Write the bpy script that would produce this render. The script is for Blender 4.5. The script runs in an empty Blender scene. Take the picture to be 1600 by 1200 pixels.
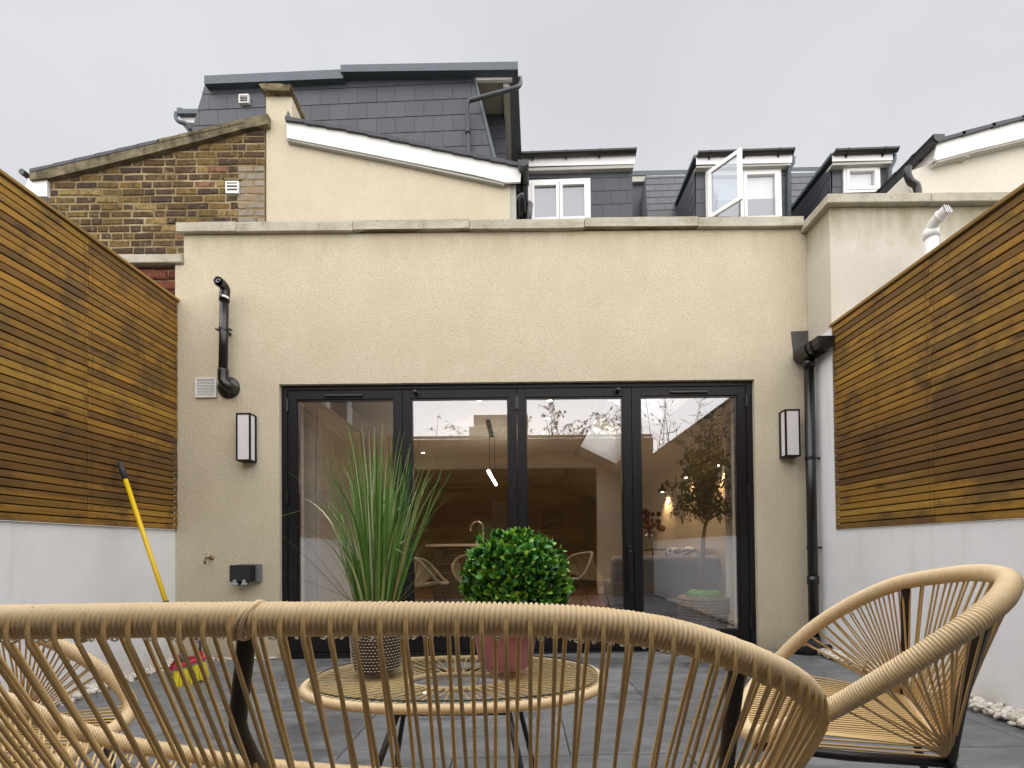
import bpy, bmesh, math, random
from mathutils import Vector, Matrix, noise
random.seed(7)
rnd = random.random
def U(a, b): return a + (b - a) * rnd()
R = math.radians
S = bpy.context.scene
COL = S.collection

# ------------------------------------------------------------------ camera
F = 740.0; W0, H0 = 1600, 1200
PITCH, ROLL = 0.85, 0.6
CX, CY = 815.0, 858.0 - F * math.tan(R(PITCH))
EYE = Vector((0, 0, 0.82))
cd = bpy.data.cameras.new('camera'); cam = bpy.data.objects.new('camera', cd); COL.objects.link(cam)
cd.sensor_width = 36; cd.lens = 36 * F / W0
cd.shift_x = (W0 / 2 - CX) / W0; cd.shift_y = (CY - H0 / 2) / W0
cd.clip_start = 0.02; cd.clip_end = 500
CM = Matrix.Rotation(R(90 + PITCH), 4, 'X') @ Matrix.Rotation(R(-ROLL), 4, 'Z')
cam.matrix_world = Matrix.Translation(EYE) @ CM
S.camera = cam
# ------------------------------------------------------------------ world
w = bpy.data.worlds.new('World'); S.world = w; w.use_nodes = True
nt = w.node_tree; nt.nodes.clear()
SUN_EL, SUN_AZ = 55, 180
out = nt.nodes.new('ShaderNodeOutputWorld'); bg = nt.nodes.new('ShaderNodeBackground')
sky = nt.nodes.new('ShaderNodeTexSky'); sky.sky_type = 'NISHITA'; sky.sun_disc = False
sky.sun_elevation = R(SUN_EL); sky.sun_rotation = R(SUN_AZ)
tc = nt.nodes.new('ShaderNodeTexCoord'); mp = nt.nodes.new('ShaderNodeMapping'); mp.inputs['Scale'].default_value = (1, 1, 2.2)
nz = nt.nodes.new('ShaderNodeTexNoise'); nz.inputs['Scale'].default_value = 1.6; nz.inputs['Detail'].default_value = 5; nz.inputs['Roughness'].default_value = .5
cr = nt.nodes.new('ShaderNodeValToRGB')
cr.color_ramp.elements[0].position = .3; cr.color_ramp.elements[0].color = (3.75, 3.75, 3.9, 1)
cr.color_ramp.elements[1].position = .72; cr.color_ramp.elements[1].color = (4.6, 4.58, 4.62, 1)
mx = nt.nodes.new('ShaderNodeMix'); mx.data_type = 'RGBA'; mx.inputs[0].default_value = .93
L = nt.links.new
L(tc.outputs['Generated'], mp.inputs[0]); L(mp.outputs[0], nz.inputs['Vector']); L(nz.outputs['Fac'], cr.inputs[0])
L(sky.outputs[0], mx.inputs[6]); L(cr.outputs[0], mx.inputs[7]); L(mx.outputs[2], bg.inputs[0])
bg.inputs[1].default_value = 0.051; L(bg.outputs[0], out.inputs[0])
# overcast sun
sl = bpy.data.lights.new('sun', 'SUN'); sl.energy = 1.5; sl.angle = R(140); sl.color = (1, .97, .93)
so = bpy.data.objects.new('sun', sl); COL.objects.link(so)
so.rotation_euler = (R(90 - SUN_EL), 0, 0)
so.rotation_euler = Vector((0.0, -math.cos(R(SUN_EL)), math.sin(R(SUN_EL)))).to_track_quat('Z', 'Y').to_euler()
S.view_settings.view_transform = 'Standard'; S.view_settings.look = 'None'; S.view_settings.gamma = 1
S.view_settings.use_curve_mapping = False; S.view_settings.exposure = 1.86
S.render.engine = 'CYCLES'
S.cycles.max_bounces = 10; S.cycles.transparent_max_bounces = 16; S.cycles.glossy_bounces = 5

# ------------------------------------------------------------------ measuring helpers
def ray(px, py): return (CM.to_3x3() @ Vector(((px - CX) / F, -(py - CY) / F, -1)))
def at(px, py, Y):
    d = ray(px, py); return EYE + d * (Y / d.y)
def atz(px, py, z):
    d = ray(px, py); return EYE + d * ((z - EYE.z) / d.z)
class Plane:
    """vertical (or leaning) plane through Y0 at x=0, turned by k, leaning back by lean"""
    def __init__(s, Y0, k=0.0, lean=0.0, zo=0.0):
        s.U = Vector((1, -k, 0)).normalized()
        s.V = Vector((0, math.sin(lean), math.cos(lean)))
        s.N = s.U.cross(s.V).normalized(); s.V = s.N.cross(s.U)
        s.O = Vector((0, Y0, zo))
    def uv(s, px, py, n=0):
        d = ray(px, py); t = (s.O + s.N * n - EYE).dot(s.N) / d.dot(s.N); p = EYE + d * t - s.O
        return (p.dot(s.U), p.dot(s.V))
    def P(s, u, v, n=0): return s.O + s.U * u + s.V * v + s.N * n
    def p(s, px, py, n=0): u, v = s.uv(px, py, n); return s.P(u, v, n)

# ------------------------------------------------------------------ object helpers
def obj(name, bm, m, parent=None, smooth=False, **kw):
    me = bpy.data.meshes.new(name)
    if isinstance(bm, bpy.types.Mesh): me = bm
    else:
        bmesh.ops.recalc_face_normals(bm, faces=bm.faces) if kw.pop('recalc', True) else None
        bm.to_mesh(me); bm.free()
        if smooth:
            for p in me.polygons: p.use_smooth = True
        me.materials.append(m)
    kw.pop('recalc', None)
    o = bpy.data.objects.new(name, me); COL.objects.link(o)
    if parent is not None:
        o.parent = parent; o.matrix_parent_inverse = Matrix.Translation(-parent.location)
    for k_, v_ in kw.items(): o[k_] = v_
    return o
def thing(name, label, cat, loc=(0, 0, 0), group=None):
    o = bpy.data.objects.new(name, None); COL.objects.link(o); o.location = loc; o.empty_display_size = .1
    o['label'] = label; o['category'] = cat
    if group: o['group'] = group
    return o
def NB(): return bmesh.new()
def quadbox(bm, pts8):
    v = [bm.verts.new(p) for p in pts8]
    for f in ((0, 1, 2, 3), (4, 7, 6, 5), (0, 4, 5, 1), (1, 5, 6, 2), (2, 6, 7, 3), (3, 7, 4, 0)): bm.faces.new([v[i] for i in f])
    return v
def bx(bm, a, b):
    (x0, y0, z0), (x1, y1, z1) = a, b
    x0, x1 = sorted((x0, x1)); y0, y1 = sorted((y0, y1)); z0, z1 = sorted((z0, z1))
    return quadbox(bm, [(x0, y0, z0), (x1, y0, z0), (x1, y0, z1), (x0, y0, z1), (x0, y1, z0), (x1, y1, z0), (x1, y1, z1), (x0, y1, z1)])
def box(a, b): bm = NB(); bx(bm, a, b); return bm
def bev(bm, w=.003, seg=1):
    bmesh.ops.bevel(bm, geom=bm.edges[:], offset=w, segments=seg, affect='EDGES', profile=.5); return bm
def prism(bm, pts, d):
    """extrude closed polygon of 3-D points by vector d"""
    d = Vector(d); a = [bm.verts.new(p) for p in pts]; b = [bm.verts.new(Vector(p) + d) for p in pts]
    bm.faces.new(a); bm.faces.new(b[::-1]); n = len(a)
    for i in range(n): bm.faces.new([a[i], a[(i + 1) % n], b[(i + 1) % n], b[i]][::-1])
    return bm
def pp(pl, pxs, n0, n1):
    """prism on a plane from pixel outline, front at n0 (towards the viewer), back at n1"""
    bm = NB(); pts = [pl.p(x, y, n0) for x, y in pxs] if False else None
    uv = [pl.uv(x, y, n0) for x, y in pxs]
    return prism(bm, [pl.P(u, v, n0) for u, v in uv], pl.N * (n1 - n0))
def frame_along(pts):
    """parallel transport frames"""
    n = len(pts); T = []
    for i in range(n):
        a = pts[max(i - 1, 0)]; b = pts[min(i + 1, n - 1)]; T.append((b - a).normalized() if (b - a).length > 1e-9 else Vector((0, 0, 1)))
    up = Vector((0, 0, 1)) if abs(T[0].z) < .9 else Vector((1, 0, 0))
    N = (up - T[0] * up.dot(T[0])).normalized(); out = []
    for i in range(n):
        N = (N - T[i] * N.dot(T[i])).normalized(); out.append((T[i], N, T[i].cross(N)))
    return out
def tube(bm, pts, r, seg=8, cap=True, closed=False):
    pts = [Vector(p) for p in pts]; fr = frame_along(pts); rings = []
    for i, p in enumerate(pts):
        rr = r[i] if isinstance(r, (list, tuple)) else r
        T, N, B = fr[i]
        rings.append([bm.verts.new(p + (N * math.cos(2 * math.pi * k / seg) + B * math.sin(2 * math.pi * k / seg)) * rr) for k in range(seg)])
    for a, b in zip(rings, rings[1:]):
        for k in range(seg): bm.faces.new([a[k], a[(k + 1) % seg], b[(k + 1) % seg], b[k]])
    if cap: bm.faces.new(rings[0][::-1]); bm.faces.new(rings[-1])
    return bm
def lathe(bm, c, prof, seg=32, axis='Z'):
    """prof list of (r,h)"""
    c = Vector(c); rings = []
    for r, h in prof:
        ring = []
        for k in range(seg):
            a = 2 * math.pi * k / seg
            if axis == 'Z': v = Vector((r * math.cos(a), r * math.sin(a), h))
            elif axis == 'Y': v = Vector((r * math.cos(a), h, r * math.sin(a)))
            else: v = Vector((h, r * math.cos(a), r * math.sin(a)))
            ring.append(bm.verts.new(c + v))
        rings.append(ring)
    for a, b in zip(rings, rings[1:]):
        for k in range(seg): bm.faces.new([a[k], a[(k + 1) % seg], b[(k + 1) % seg], b[k]])
    bm.faces.new(rings[0][::-1]); bm.faces.new(rings[-1])
    return bm
def ball(bm, c, r, sub=2, sc=(1, 1, 1)):
    q = bmesh.ops.create_icosphere(bm, subdivisions=sub, radius=r)
    for v in q['verts']: v.co = Vector((v.co.x * sc[0], v.co.y * sc[1], v.co.z * sc[2])) + Vector(c)
    return q['verts']
def spline(P, n=12, closed=False):
    P = [Vector(p) for p in P]; N = len(P); out = []
    rng = range(N) if closed else range(N - 1)
    for i in rng:
        if closed: a, b, c, d = P[(i - 1) % N], P[i], P[(i + 1) % N], P[(i + 2) % N]
        else: a, b, c, d = P[max(i - 1, 0)], P[i], P[i + 1], P[min(i + 2, N - 1)]
        for k in range(n):
            t = k / n
            out.append(.5 * ((2 * b) + (c - a) * t + (2 * a - 5 * b + 4 * c - d) * t * t + (3 * b - a - 3 * c + d) * t ** 3))
    out.append(P[0].copy() if closed else P[-1].copy())
    return out
class Path:
    def __init__(s, pts):
        s.p = pts; s.l = [0]
        for a, b in zip(pts, pts[1:]): s.l.append(s.l[-1] + (b - a).length)
        s.L = s.l[-1]
    def at(s, d):
        d = min(max(d, 0), s.L); lo, hi = 0, len(s.l) - 1
        while hi - lo > 1:
            m = (lo + hi) // 2
            if s.l[m] <= d: lo = m
            else: hi = m
        t = (d - s.l[lo]) / max(s.l[hi] - s.l[lo], 1e-9)
        return s.p[lo].lerp(s.p[hi], t)
    def tan(s, d): return (s.at(d + .004) - s.at(d - .004)).normalized()
def wrapped(path, rad, pitch=.0044, depth=.0011, seg=18, closed=False, tilt=.0015, jit=.12):
    """tube wound with round cord: every turn is real relief"""
    n = int(path.L / pitch); prof = ((0.0, -1.0), (.14, -.3), (.34, .1), (.5, .2), (.66, .1), (.86, -.3))
    bm = NB(); fr = None; pts = []; rr = []; cols = []
    for i in range(n):
        j = U(-jit, jit)
        for t, h in prof:
            s_ = (i + t) * path.L / n; pts.append(path.at(s_)); rr.append(rad + depth * h + (depth * j if h > -.9 else 0))
    pts.append(path.at(path.L)); rr.append(rad - depth)
    fr = frame_along(pts); rings = []
    for p, r_, (T, N, B) in zip(pts, rr, fr):
        rings.append([bm.verts.new(p + (N * math.cos(a) + B * math.sin(a)) * r_ + T * tilt * math.sin(a + .6)) for a in [2 * math.pi * k / seg for k in range(seg)]])
    for a, b in zip(rings, rings[1:]):
        for k in range(seg): bm.faces.new([a[k], a[(k + 1) % seg], b[(k + 1) % seg], b[k]])
    bm.faces.new(rings[0][::-1]); bm.faces.new(rings[-1])
    return bm
def clip(poly, A, B):
    """keep the part of poly left of edge A->B"""
    out = []
    for i in range(len(poly)):
        p, q = poly[i], poly[(i + 1) % len(poly)]
        sp = (B[0] - A[0]) * (p[1] - A[1]) - (B[1] - A[1]) * (p[0] - A[0]); sq = (B[0] - A[0]) * (q[1] - A[1]) - (B[1] - A[1]) * (q[0] - A[0])
        if sp >= 0: out.append(p)
        if (sp >= 0) != (sq >= 0):
            t = sp / (sp - sq); out.append((p[0] + (q[0] - p[0]) * t, p[1] + (q[1] - p[1]) * t))
    return out
def area(p): return .5 * sum(p[i][0] * p[(i + 1) % len(p)][1] - p[(i + 1) % len(p)][0] * p[i][1] for i in range(len(p)))
def pieces(name, pl, parent, m, region, pw, ph, gap, off, thick, n=0.0, tiltn=0.0, cham=.0, jit=0.0, bond=None, z0=None, gapv=None):
    """rows of separate pieces on plane pl, clipped to the convex region (uv polygon, ccw)"""
    if area(region) < 0: region = region[::-1]
    us = [p[0] for p in region]; vs = [p[1] for p in region]; v = (min(vs) if z0 is None else z0); row = 0; c = 0
    gapv = gap if gapv is None else gapv
    while v < max(vs):
        u = min(us) - pw * 1.1 + (off * pw if row % 2 else 0) - .001
        k = 0
        while u < max(us):
            wd = pw
            if bond: wd = bond[(k + row) % len(bond)] if rnd() < .8 else random.choice(bond)
            r = [(u, v), (u + wd - gap, v), (u + wd - gap, v + ph - gapv), (u, v + ph - gapv)]
            for i in range(len(region)):
                r = clip(r, region[i], region[(i + 1) % len(region)])
                if len(r) < 3: break
            if len(r) >= 3 and area(r) > 6e-4:
                jn = U(-jit, jit); bm = NB(); cu = sum(p[0] for p in r) / len(r); cv = sum(p[1] for p in r) / len(r)
                if cham:
                    ju = [(U(-jit, jit), U(-jit, jit)) for _ in r]
                    a = [bm.verts.new(pl.P(p[0] + q[0], p[1] + q[1], n)) for p, q in zip(r, ju)]
                    b = [bm.verts.new(pl.P(p[0] + q[0], p[1] + q[1], n + thick - cham + jn)) for p, q in zip(r, ju)]
                    d = []
                    for p, q in zip(r, ju):
                        x, y = p[0] + q[0] - cu, p[1] + q[1] - cv; h = math.hypot(x, y)
                        d.append(bm.verts.new(pl.P(cu + x - math.copysign(min(cham * 1.3, abs(x) * .5), x), cv + y - math.copysign(min(cham * 1.3, abs(y) * .5), y), n + thick + jn)))
                    m_ = len(r)
                    for i in range(m_):
                        bm.faces.new([a[i], a[(i + 1) % m_], b[(i + 1) % m_], b[i]]); bm.faces.new([b[i], b[(i + 1) % m_], d[(i + 1) % m_], d[i]])
                    bm.faces.new(d)
                else:
                    f = lambda q: n + tiltn * (1 - (q[1] - v) / ph) + jn
                    a = [bm.verts.new(pl.P(p[0], p[1], f(p))) for p in r]; b = [bm.verts.new(pl.P(p[0], p[1], f(p) + thick)) for p in r]
                    m_ = len(r); bm.faces.new(b); bm.faces.new(a[::-1])
                    for i in range(m_): bm.faces.new([a[i], a[(i + 1) % m_], b[(i + 1) % m_], b[i]])
                obj(name, bm, m, parent); c += 1
            u += wd; k += 1
        v += ph; row += 1
    return c

# ------------------------------------------------------------------ materials
def mat(name, col, rough=.6, metal=0, spec=.5, **kw):
    m = bpy.data.materials.new(name); m.use_nodes = True; n = m.node_tree; b = n.nodes['Principled BSDF']
    b.inputs['Base Color'].default_value = (*col, 1); b.inputs['Roughness'].default_value = rough
    b.inputs['Metallic'].default_value = metal; b.inputs['Specular IOR Level'].default_value = spec
    for k, v in kw.items(): b.inputs[k].default_value = v
    return m
class G:
    """tiny node graph builder"""
    def __init__(s, m):
        s.m = m; s.t = m.node_tree; s.b = s.t.nodes['Principled BSDF']; s.tc = s.t.nodes.new('ShaderNodeTexCoord')
    def N(s, ty, **kw):
        n = s.t.nodes.new(ty)
        for k, v in kw.items(): setattr(n, k, v)
        return n
    def L(s, a, b): s.t.links.new(a, b)
    def co(s, scale=(1, 1, 1), kind='Object', rot=(0, 0, 0), rand=False):
        mp = s.N('ShaderNodeMapping'); mp.inputs['Scale'].default_value = scale; mp.inputs['Rotation'].default_value = rot
        src = s.tc.outputs[kind]
        if rand:
            oi = s.N('ShaderNodeObjectInfo'); mu = s.N('ShaderNodeMath', operation='MULTIPLY'); mu.inputs[1].default_value = 37.0
            s.L(oi.outputs['Random'], mu.inputs[0]); cb = s.N('ShaderNodeCombineXYZ')
            for i in range(3): s.L(mu.outputs[0], cb.inputs[i])
            va = s.N('ShaderNodeVectorMath', operation='ADD'); s.L(src, va.inputs[0]); s.L(cb.outputs[0], va.inputs[1]); src = va.outputs[0]
        s.L(src, mp.inputs[0]); return mp.outputs[0]
    def noise(s, co, sc, det=4, rough=.55, dist=0):
        n = s.N('ShaderNodeTexNoise'); n.inputs['Scale'].default_value = sc; n.inputs['Detail'].default_value = det
        n.inputs['Roughness'].default_value = rough; n.inputs['Distortion'].default_value = dist; s.L(co, n.inputs['Vector']); return n.outputs['Fac']
    def ramp(s, f, stops, interp='LINEAR'):
        r = s.N('ShaderNodeValToRGB'); e = r.color_ramp.elements; r.color_ramp.interpolation = interp
        while len(e) < len(stops): e.new(.5)
        for i, (p, c) in enumerate(stops): e[i].position = p; e[i].color = (*c, 1) if len(c) == 3 else c
        s.L(f, r.inputs[0]); return r.outputs[0]
    def mix(s, a, b, f, mode='MIX'):
        n = s.N('ShaderNodeMix', data_type='RGBA', blend_type=mode)
        for sock, v in ((n.inputs[0], f), (n.inputs[6], a), (n.inputs[7], b)):
            if isinstance(v, (int, float)): sock.default_value = v
            elif isinstance(v, tuple): sock.default_value = (*v, 1)
            else: s.L(v, sock)
        return n.outputs[2]
    def bump(s, f, st=.3, d=.01):
        n = s.N('ShaderNodeBump'); n.inputs['Strength'].default_value = st; n.inputs['Distance'].default_value = d
        s.L(f, n.inputs['Height']); s.L(n.outputs[0], s.b.inputs['Normal'])
    def col(s, c): s.L(c, s.b.inputs['Base Color'])
    def rough(s, c): s.L(c, s.b.inputs['Roughness'])
    def rand(s): return s.N('ShaderNodeObjectInfo').outputs['Random']
def v3(x): return (x, x, x)

def stucco(name, c, grain=.8, dirt=.06):
    m = mat(name, c, .93, spec=.2); g = G(m); co = g.co()
    a = g.noise(co, 85, 3, .75); b = g.noise(co, 2.2, 5, .6); d = g.noise(g.co((1, 1, .5)), 9, 4, .6)
    k = g.mix(c, v3(1), g.ramp(a, [(.35, v3(0)), (.75, v3(.18 * grain))]))
    k = g.mix(k, tuple(x * .72 for x in c), g.ramp(a, [(.28, v3(.75 * grain)), (.5, v3(0))]))
    k = g.mix(k, tuple(x * q for x, q in zip(c, (.85, .83, .78))), g.ramp(b, [(.38, v3(0)), (.75, v3(.4))]))
    k = g.mix(k, tuple(x * q for x, q in zip(c, (1.15, 1.17, 1.25))), g.ramp(d, [(.55, v3(0)), (.72, v3(dirt * 6))]))
    g.col(k); g.bump(a, .75, .006); return m
M = {}
M['stucco'] = stucco('cream_render', (.585, .51, .37), 1.0)
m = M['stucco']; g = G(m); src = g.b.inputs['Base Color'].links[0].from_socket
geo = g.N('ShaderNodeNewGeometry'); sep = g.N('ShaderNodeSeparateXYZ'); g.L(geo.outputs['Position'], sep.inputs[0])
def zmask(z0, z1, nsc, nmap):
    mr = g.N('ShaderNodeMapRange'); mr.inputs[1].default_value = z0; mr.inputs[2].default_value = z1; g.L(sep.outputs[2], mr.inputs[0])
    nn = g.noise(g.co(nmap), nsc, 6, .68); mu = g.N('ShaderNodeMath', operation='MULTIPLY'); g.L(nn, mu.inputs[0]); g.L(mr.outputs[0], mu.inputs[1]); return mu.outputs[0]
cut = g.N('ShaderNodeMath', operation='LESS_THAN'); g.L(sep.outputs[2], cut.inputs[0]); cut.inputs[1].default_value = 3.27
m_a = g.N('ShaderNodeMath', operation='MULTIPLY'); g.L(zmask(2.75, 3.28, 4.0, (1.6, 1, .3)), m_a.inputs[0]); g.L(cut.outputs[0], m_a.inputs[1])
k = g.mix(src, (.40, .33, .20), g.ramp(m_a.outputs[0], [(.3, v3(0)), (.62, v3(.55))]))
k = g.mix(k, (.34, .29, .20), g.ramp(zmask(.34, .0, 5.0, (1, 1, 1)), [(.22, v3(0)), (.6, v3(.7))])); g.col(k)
M['stucco_pale'] = stucco('pale_render', (.66, .62, .54), .3)
# stained pale render (neighbour)
m = stucco('stained_render', (.60, .555, .48), .3); g = G(m); src = g.b.inputs['Base Color'].links[0].from_socket
geo = g.N('ShaderNodeNewGeometry'); sep = g.N('ShaderNodeSeparateXYZ'); g.L(geo.outputs['Position'], sep.inputs[0])
mr = g.N('ShaderNodeMapRange'); mr.inputs[1].default_value = 2.55; mr.inputs[2].default_value = 3.3; g.L(sep.outputs[2], mr.inputs[0])
nn = g.noise(g.co((1, 1, .35)), 3.2, 6, .65); mu = g.N('ShaderNodeMath', operation='MULTIPLY'); g.L(nn, mu.inputs[0]); g.L(mr.outputs[0], mu.inputs[1])
g.col(g.mix(src, (.27, .235, .13), g.ramp(mu.outputs[0], [(.24, v3(0)), (.50, v3(.85))]))); M['stucco_stained'] = m
def paint(name, c, rough=.6, dirt=.12, bump=.15, sc=3):
    m = mat(name, c, rough); g = G(m); co = g.co()
    b = g.noise(co, sc, 5, .6); a = g.noise(co, 60, 3)
    g.col(g.mix(c, tuple(x * (1 - dirt * 2) for x in c), g.ramp(b, [(.4, v3(0)), (.8, v3(.8))])))
    g.bump(a, bump, .003); return m
M['white_wall'] = paint('white_masonry_paint', (.83, .84, .87), .85, .06, .4, 2.5)
m = M['white_wall']; g = G(m); src = g.b.inputs['Base Color'].links[0].from_socket
geo = g.N('ShaderNodeNewGeometry'); sep = g.N('ShaderNodeSeparateXYZ'); g.L(geo.outputs['Position'], sep.inputs[0])
mr = g.N('ShaderNodeMapRange'); mr.inputs[1].default_value = .34; mr.inputs[2].default_value = .0; g.L(sep.outputs[2], mr.inputs[0])
nn = g.noise(g.co((3, 3, 1.2)), 3.5, 6, .7); mu = g.N('ShaderNodeMath', operation='MULTIPLY'); g.L(nn, mu.inputs[0]); g.L(mr.outputs[0], mu.inputs[1])
k = g.mix(src, (.50, .45, .37), g.ramp(mu.outputs[0], [(.2, v3(0)), (.6, v3(.7))]))
k = g.mix(k, (.62, .61, .60), g.ramp(g.noise(g.co((4, 4, .35)), 2.6, 5, .6), [(.55, v3(0)), (.75, v3(.5))])); g.col(k)
M['upvc'] = paint('white_plastic', (.80, .79, .78), .35, .05, 0.03)
M['soffit'] = paint('grey_soffit', (.42, .41, .37), .7, .1)
M['soffit_beige'] = paint('beige_soffit', (.33, .32, .27), .7, .1)
M['int_wall'] = paint('interior_wall_paint', (.60, .56, .50), .8, .03, .05)
M['int_ceiling'] = paint('interior_ceiling_paint', (.70, .69, .67), .8, .02, .02)
M['brown_wall'] = paint('warm_interior_wall', (.42, .29, .17), .8, .05, .05)
M['cabinet'] = paint('cabinet_paint', (.50, .47, .44), .45, .03, .02)
def slate(name, c, gloss=.45):
    m = mat(name, c, gloss, spec=.4); g = G(m); co = g.co()
    k = g.mix(tuple(x * .9 for x in c), tuple(x * 1.12 for x in c), g.rand())
    k = g.mix(k, tuple(x * 1.5 for x in c), g.ramp(g.noise(co, 7, 5, .65), [(.5, v3(0)), (.85, v3(.35))]))
    g.col(k); g.bump(g.noise(co, 60, 4), .15, .003); return m
M['slate'] = slate('fibre_cement_slate', (.053, .058, .068))
M['slate_dark'] = slate('dark_slate', (.040, .042, .052))
M['lead'] = paint('grey_lead_trim', (.075, .095, .115), .5, .15, .1)
M['darkpipe'] = mat('dark_blue_grey_pipe', (.028, .034, .042), .4)
M['flashing'] = paint('lead_flashing_sheet', (.075, .072, .074), .6, .3, .5, 14)
M['blackplastic'] = mat('black_plastic_pipe', (.007, .0065, .007), .3, spec=.6)
M['alu'] = paint('dark_aluminium', (.0095, .008, .0100), .42, .1, .04, 6)
M['alu'].node_tree.nodes['Principled BSDF'].inputs['Specular IOR Level'].default_value = .28
M['blacksteel'] = mat('black_powder_coat', (.017, .014, .016), .42)
# coping stone
m = mat('concrete_coping', (.40, .37, .30), .9, spec=.2); g = G(m); co = g.co(rand=True)
k = g.ramp(g.noise(co, 5, 6, .65), [(.3, (.33, .30, .23)), (.5, (.46, .43, .35)), (.75, (.55, .52, .44))])
k = g.mix(k, (.09, .08, .055), g.ramp(g.noise(co, 26, 5, .7), [(.60, v3(0)), (.72, v3(.75))]))
k = g.mix(k, (.2, .19, .07), g.ramp(g.noise(co, 2.3, 3), [(.56, v3(0)), (.75, v3(.5))])); g.col(k); g.bump(g.noise(co, 50, 5), .5, .006); M['coping'] = m
m = mat('mossy_stone', (.16, .14, .07), .95, spec=.1); g = G(m); co = g.co()
k = g.ramp(g.noise(co, 9, 6, .7), [(.3, (.05, .045, .03)), (.45, (.14, .11, .06)), (.58, (.26, .22, .13)), (.75, (.20, .20, .05))]); g.col(k); g.bump(g.noise(co, 30, 5, .7), .9, .02); M['mossy'] = m
m = mat('verge_mortar', (.3, .26, .18), .95, spec=.1); g = G(m); co = g.co()
k = g.ramp(g.noise(co, 7, 6, .7), [(.3, (.045, .04, .03)), (.48, (.15, .125, .08)), (.62, (.24, .20, .13)), (.8, (.34, .29, .21))]); g.col(k); g.bump(g.noise(co, 25, 5, .7), .8, .015); M['verge'] = m
# bricks
m = mat('stock_brick', (.2, .13, .07), .95, spec=.15); g = G(m); co = g.co(rand=True)
base = g.ramp(g.rand(), [(0, (.078, .050, .030)), (.18, (.12, .075, .036)), (.34, (.155, .105, .040)), (.48, (.085, .056, .038)), (.6, (.19, .12, .04)), (.70, (.10, .058, .034)), (.80, (.27, .13, .08)), (.87, (.30, .21, .085)), (.94, (.065, .045, .036))], 'CONSTANT')
k = g.mix(base, (.05, .035, .028), g.ramp(g.noise(co, 22, 5, .7), [(.45, v3(0)), (.65, v3(.75))]))
k = g.mix(k, (.34, .26, .14), g.ramp(g.noise(co, 16, 5, .75), [(.55, v3(0)), (.72, v3(.7))])); g.col(k); g.bump(g.noise(co, 45, 5, .7), .9, .012); M['brick'] = m
m = mat('pale_old_brick', (.3, .22, .16), .95, spec=.15); g = G(m); co = g.co(rand=True)
base = g.ramp(g.rand(), [(0, (.30, .22, .15)), (.3, (.25, .2, .15)), (.6, (.30, .19, .13)), (.8, (.35, .28, .19))], 'CONSTANT')
k = g.mix(base, (.30, .275, .23), g.ramp(g.noise(co, 12, 5, .7), [(.4, v3(0)), (.6, v3(.8))])); g.col(k); g.bump(g.noise(co, 45, 5, .7), .9, .012); M['brick_pale'] = m
m = mat('red_rough_brick', (.2, .08, .05), .95, spec=.15); g = G(m); co = g.co(rand=True)
base = g.ramp(g.rand(), [(0, (.13, .045, .030)), (.35, (.19, .065, .04)), (.7, (.22, .13, .06))], 'CONSTANT')
k = g.mix(base, (.42, .34, .26), g.ramp(g.noise(co, 9, 5, .75), [(.6, v3(0)), (.75, v3(.7))])); g.col(k); g.bump(g.noise(co, 40, 5, .7), 1, .02); M['brick_red'] = m
m = mat('lime_mortar', (.35, .29, .17), .98, spec=.1); g = G(m); co = g.co()
k = g.ramp(g.noise(co, 2.5, 6, .7), [(.3, (.15, .115, .06)), (.5, (.27, .21, .11)), (.64, (.42, .35, .21)), (.72, (.62, .55, .40))]); g.col(k); g.bump(g.noise(co, 60, 5, .7), .8, .01); M['mortar'] = m
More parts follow.
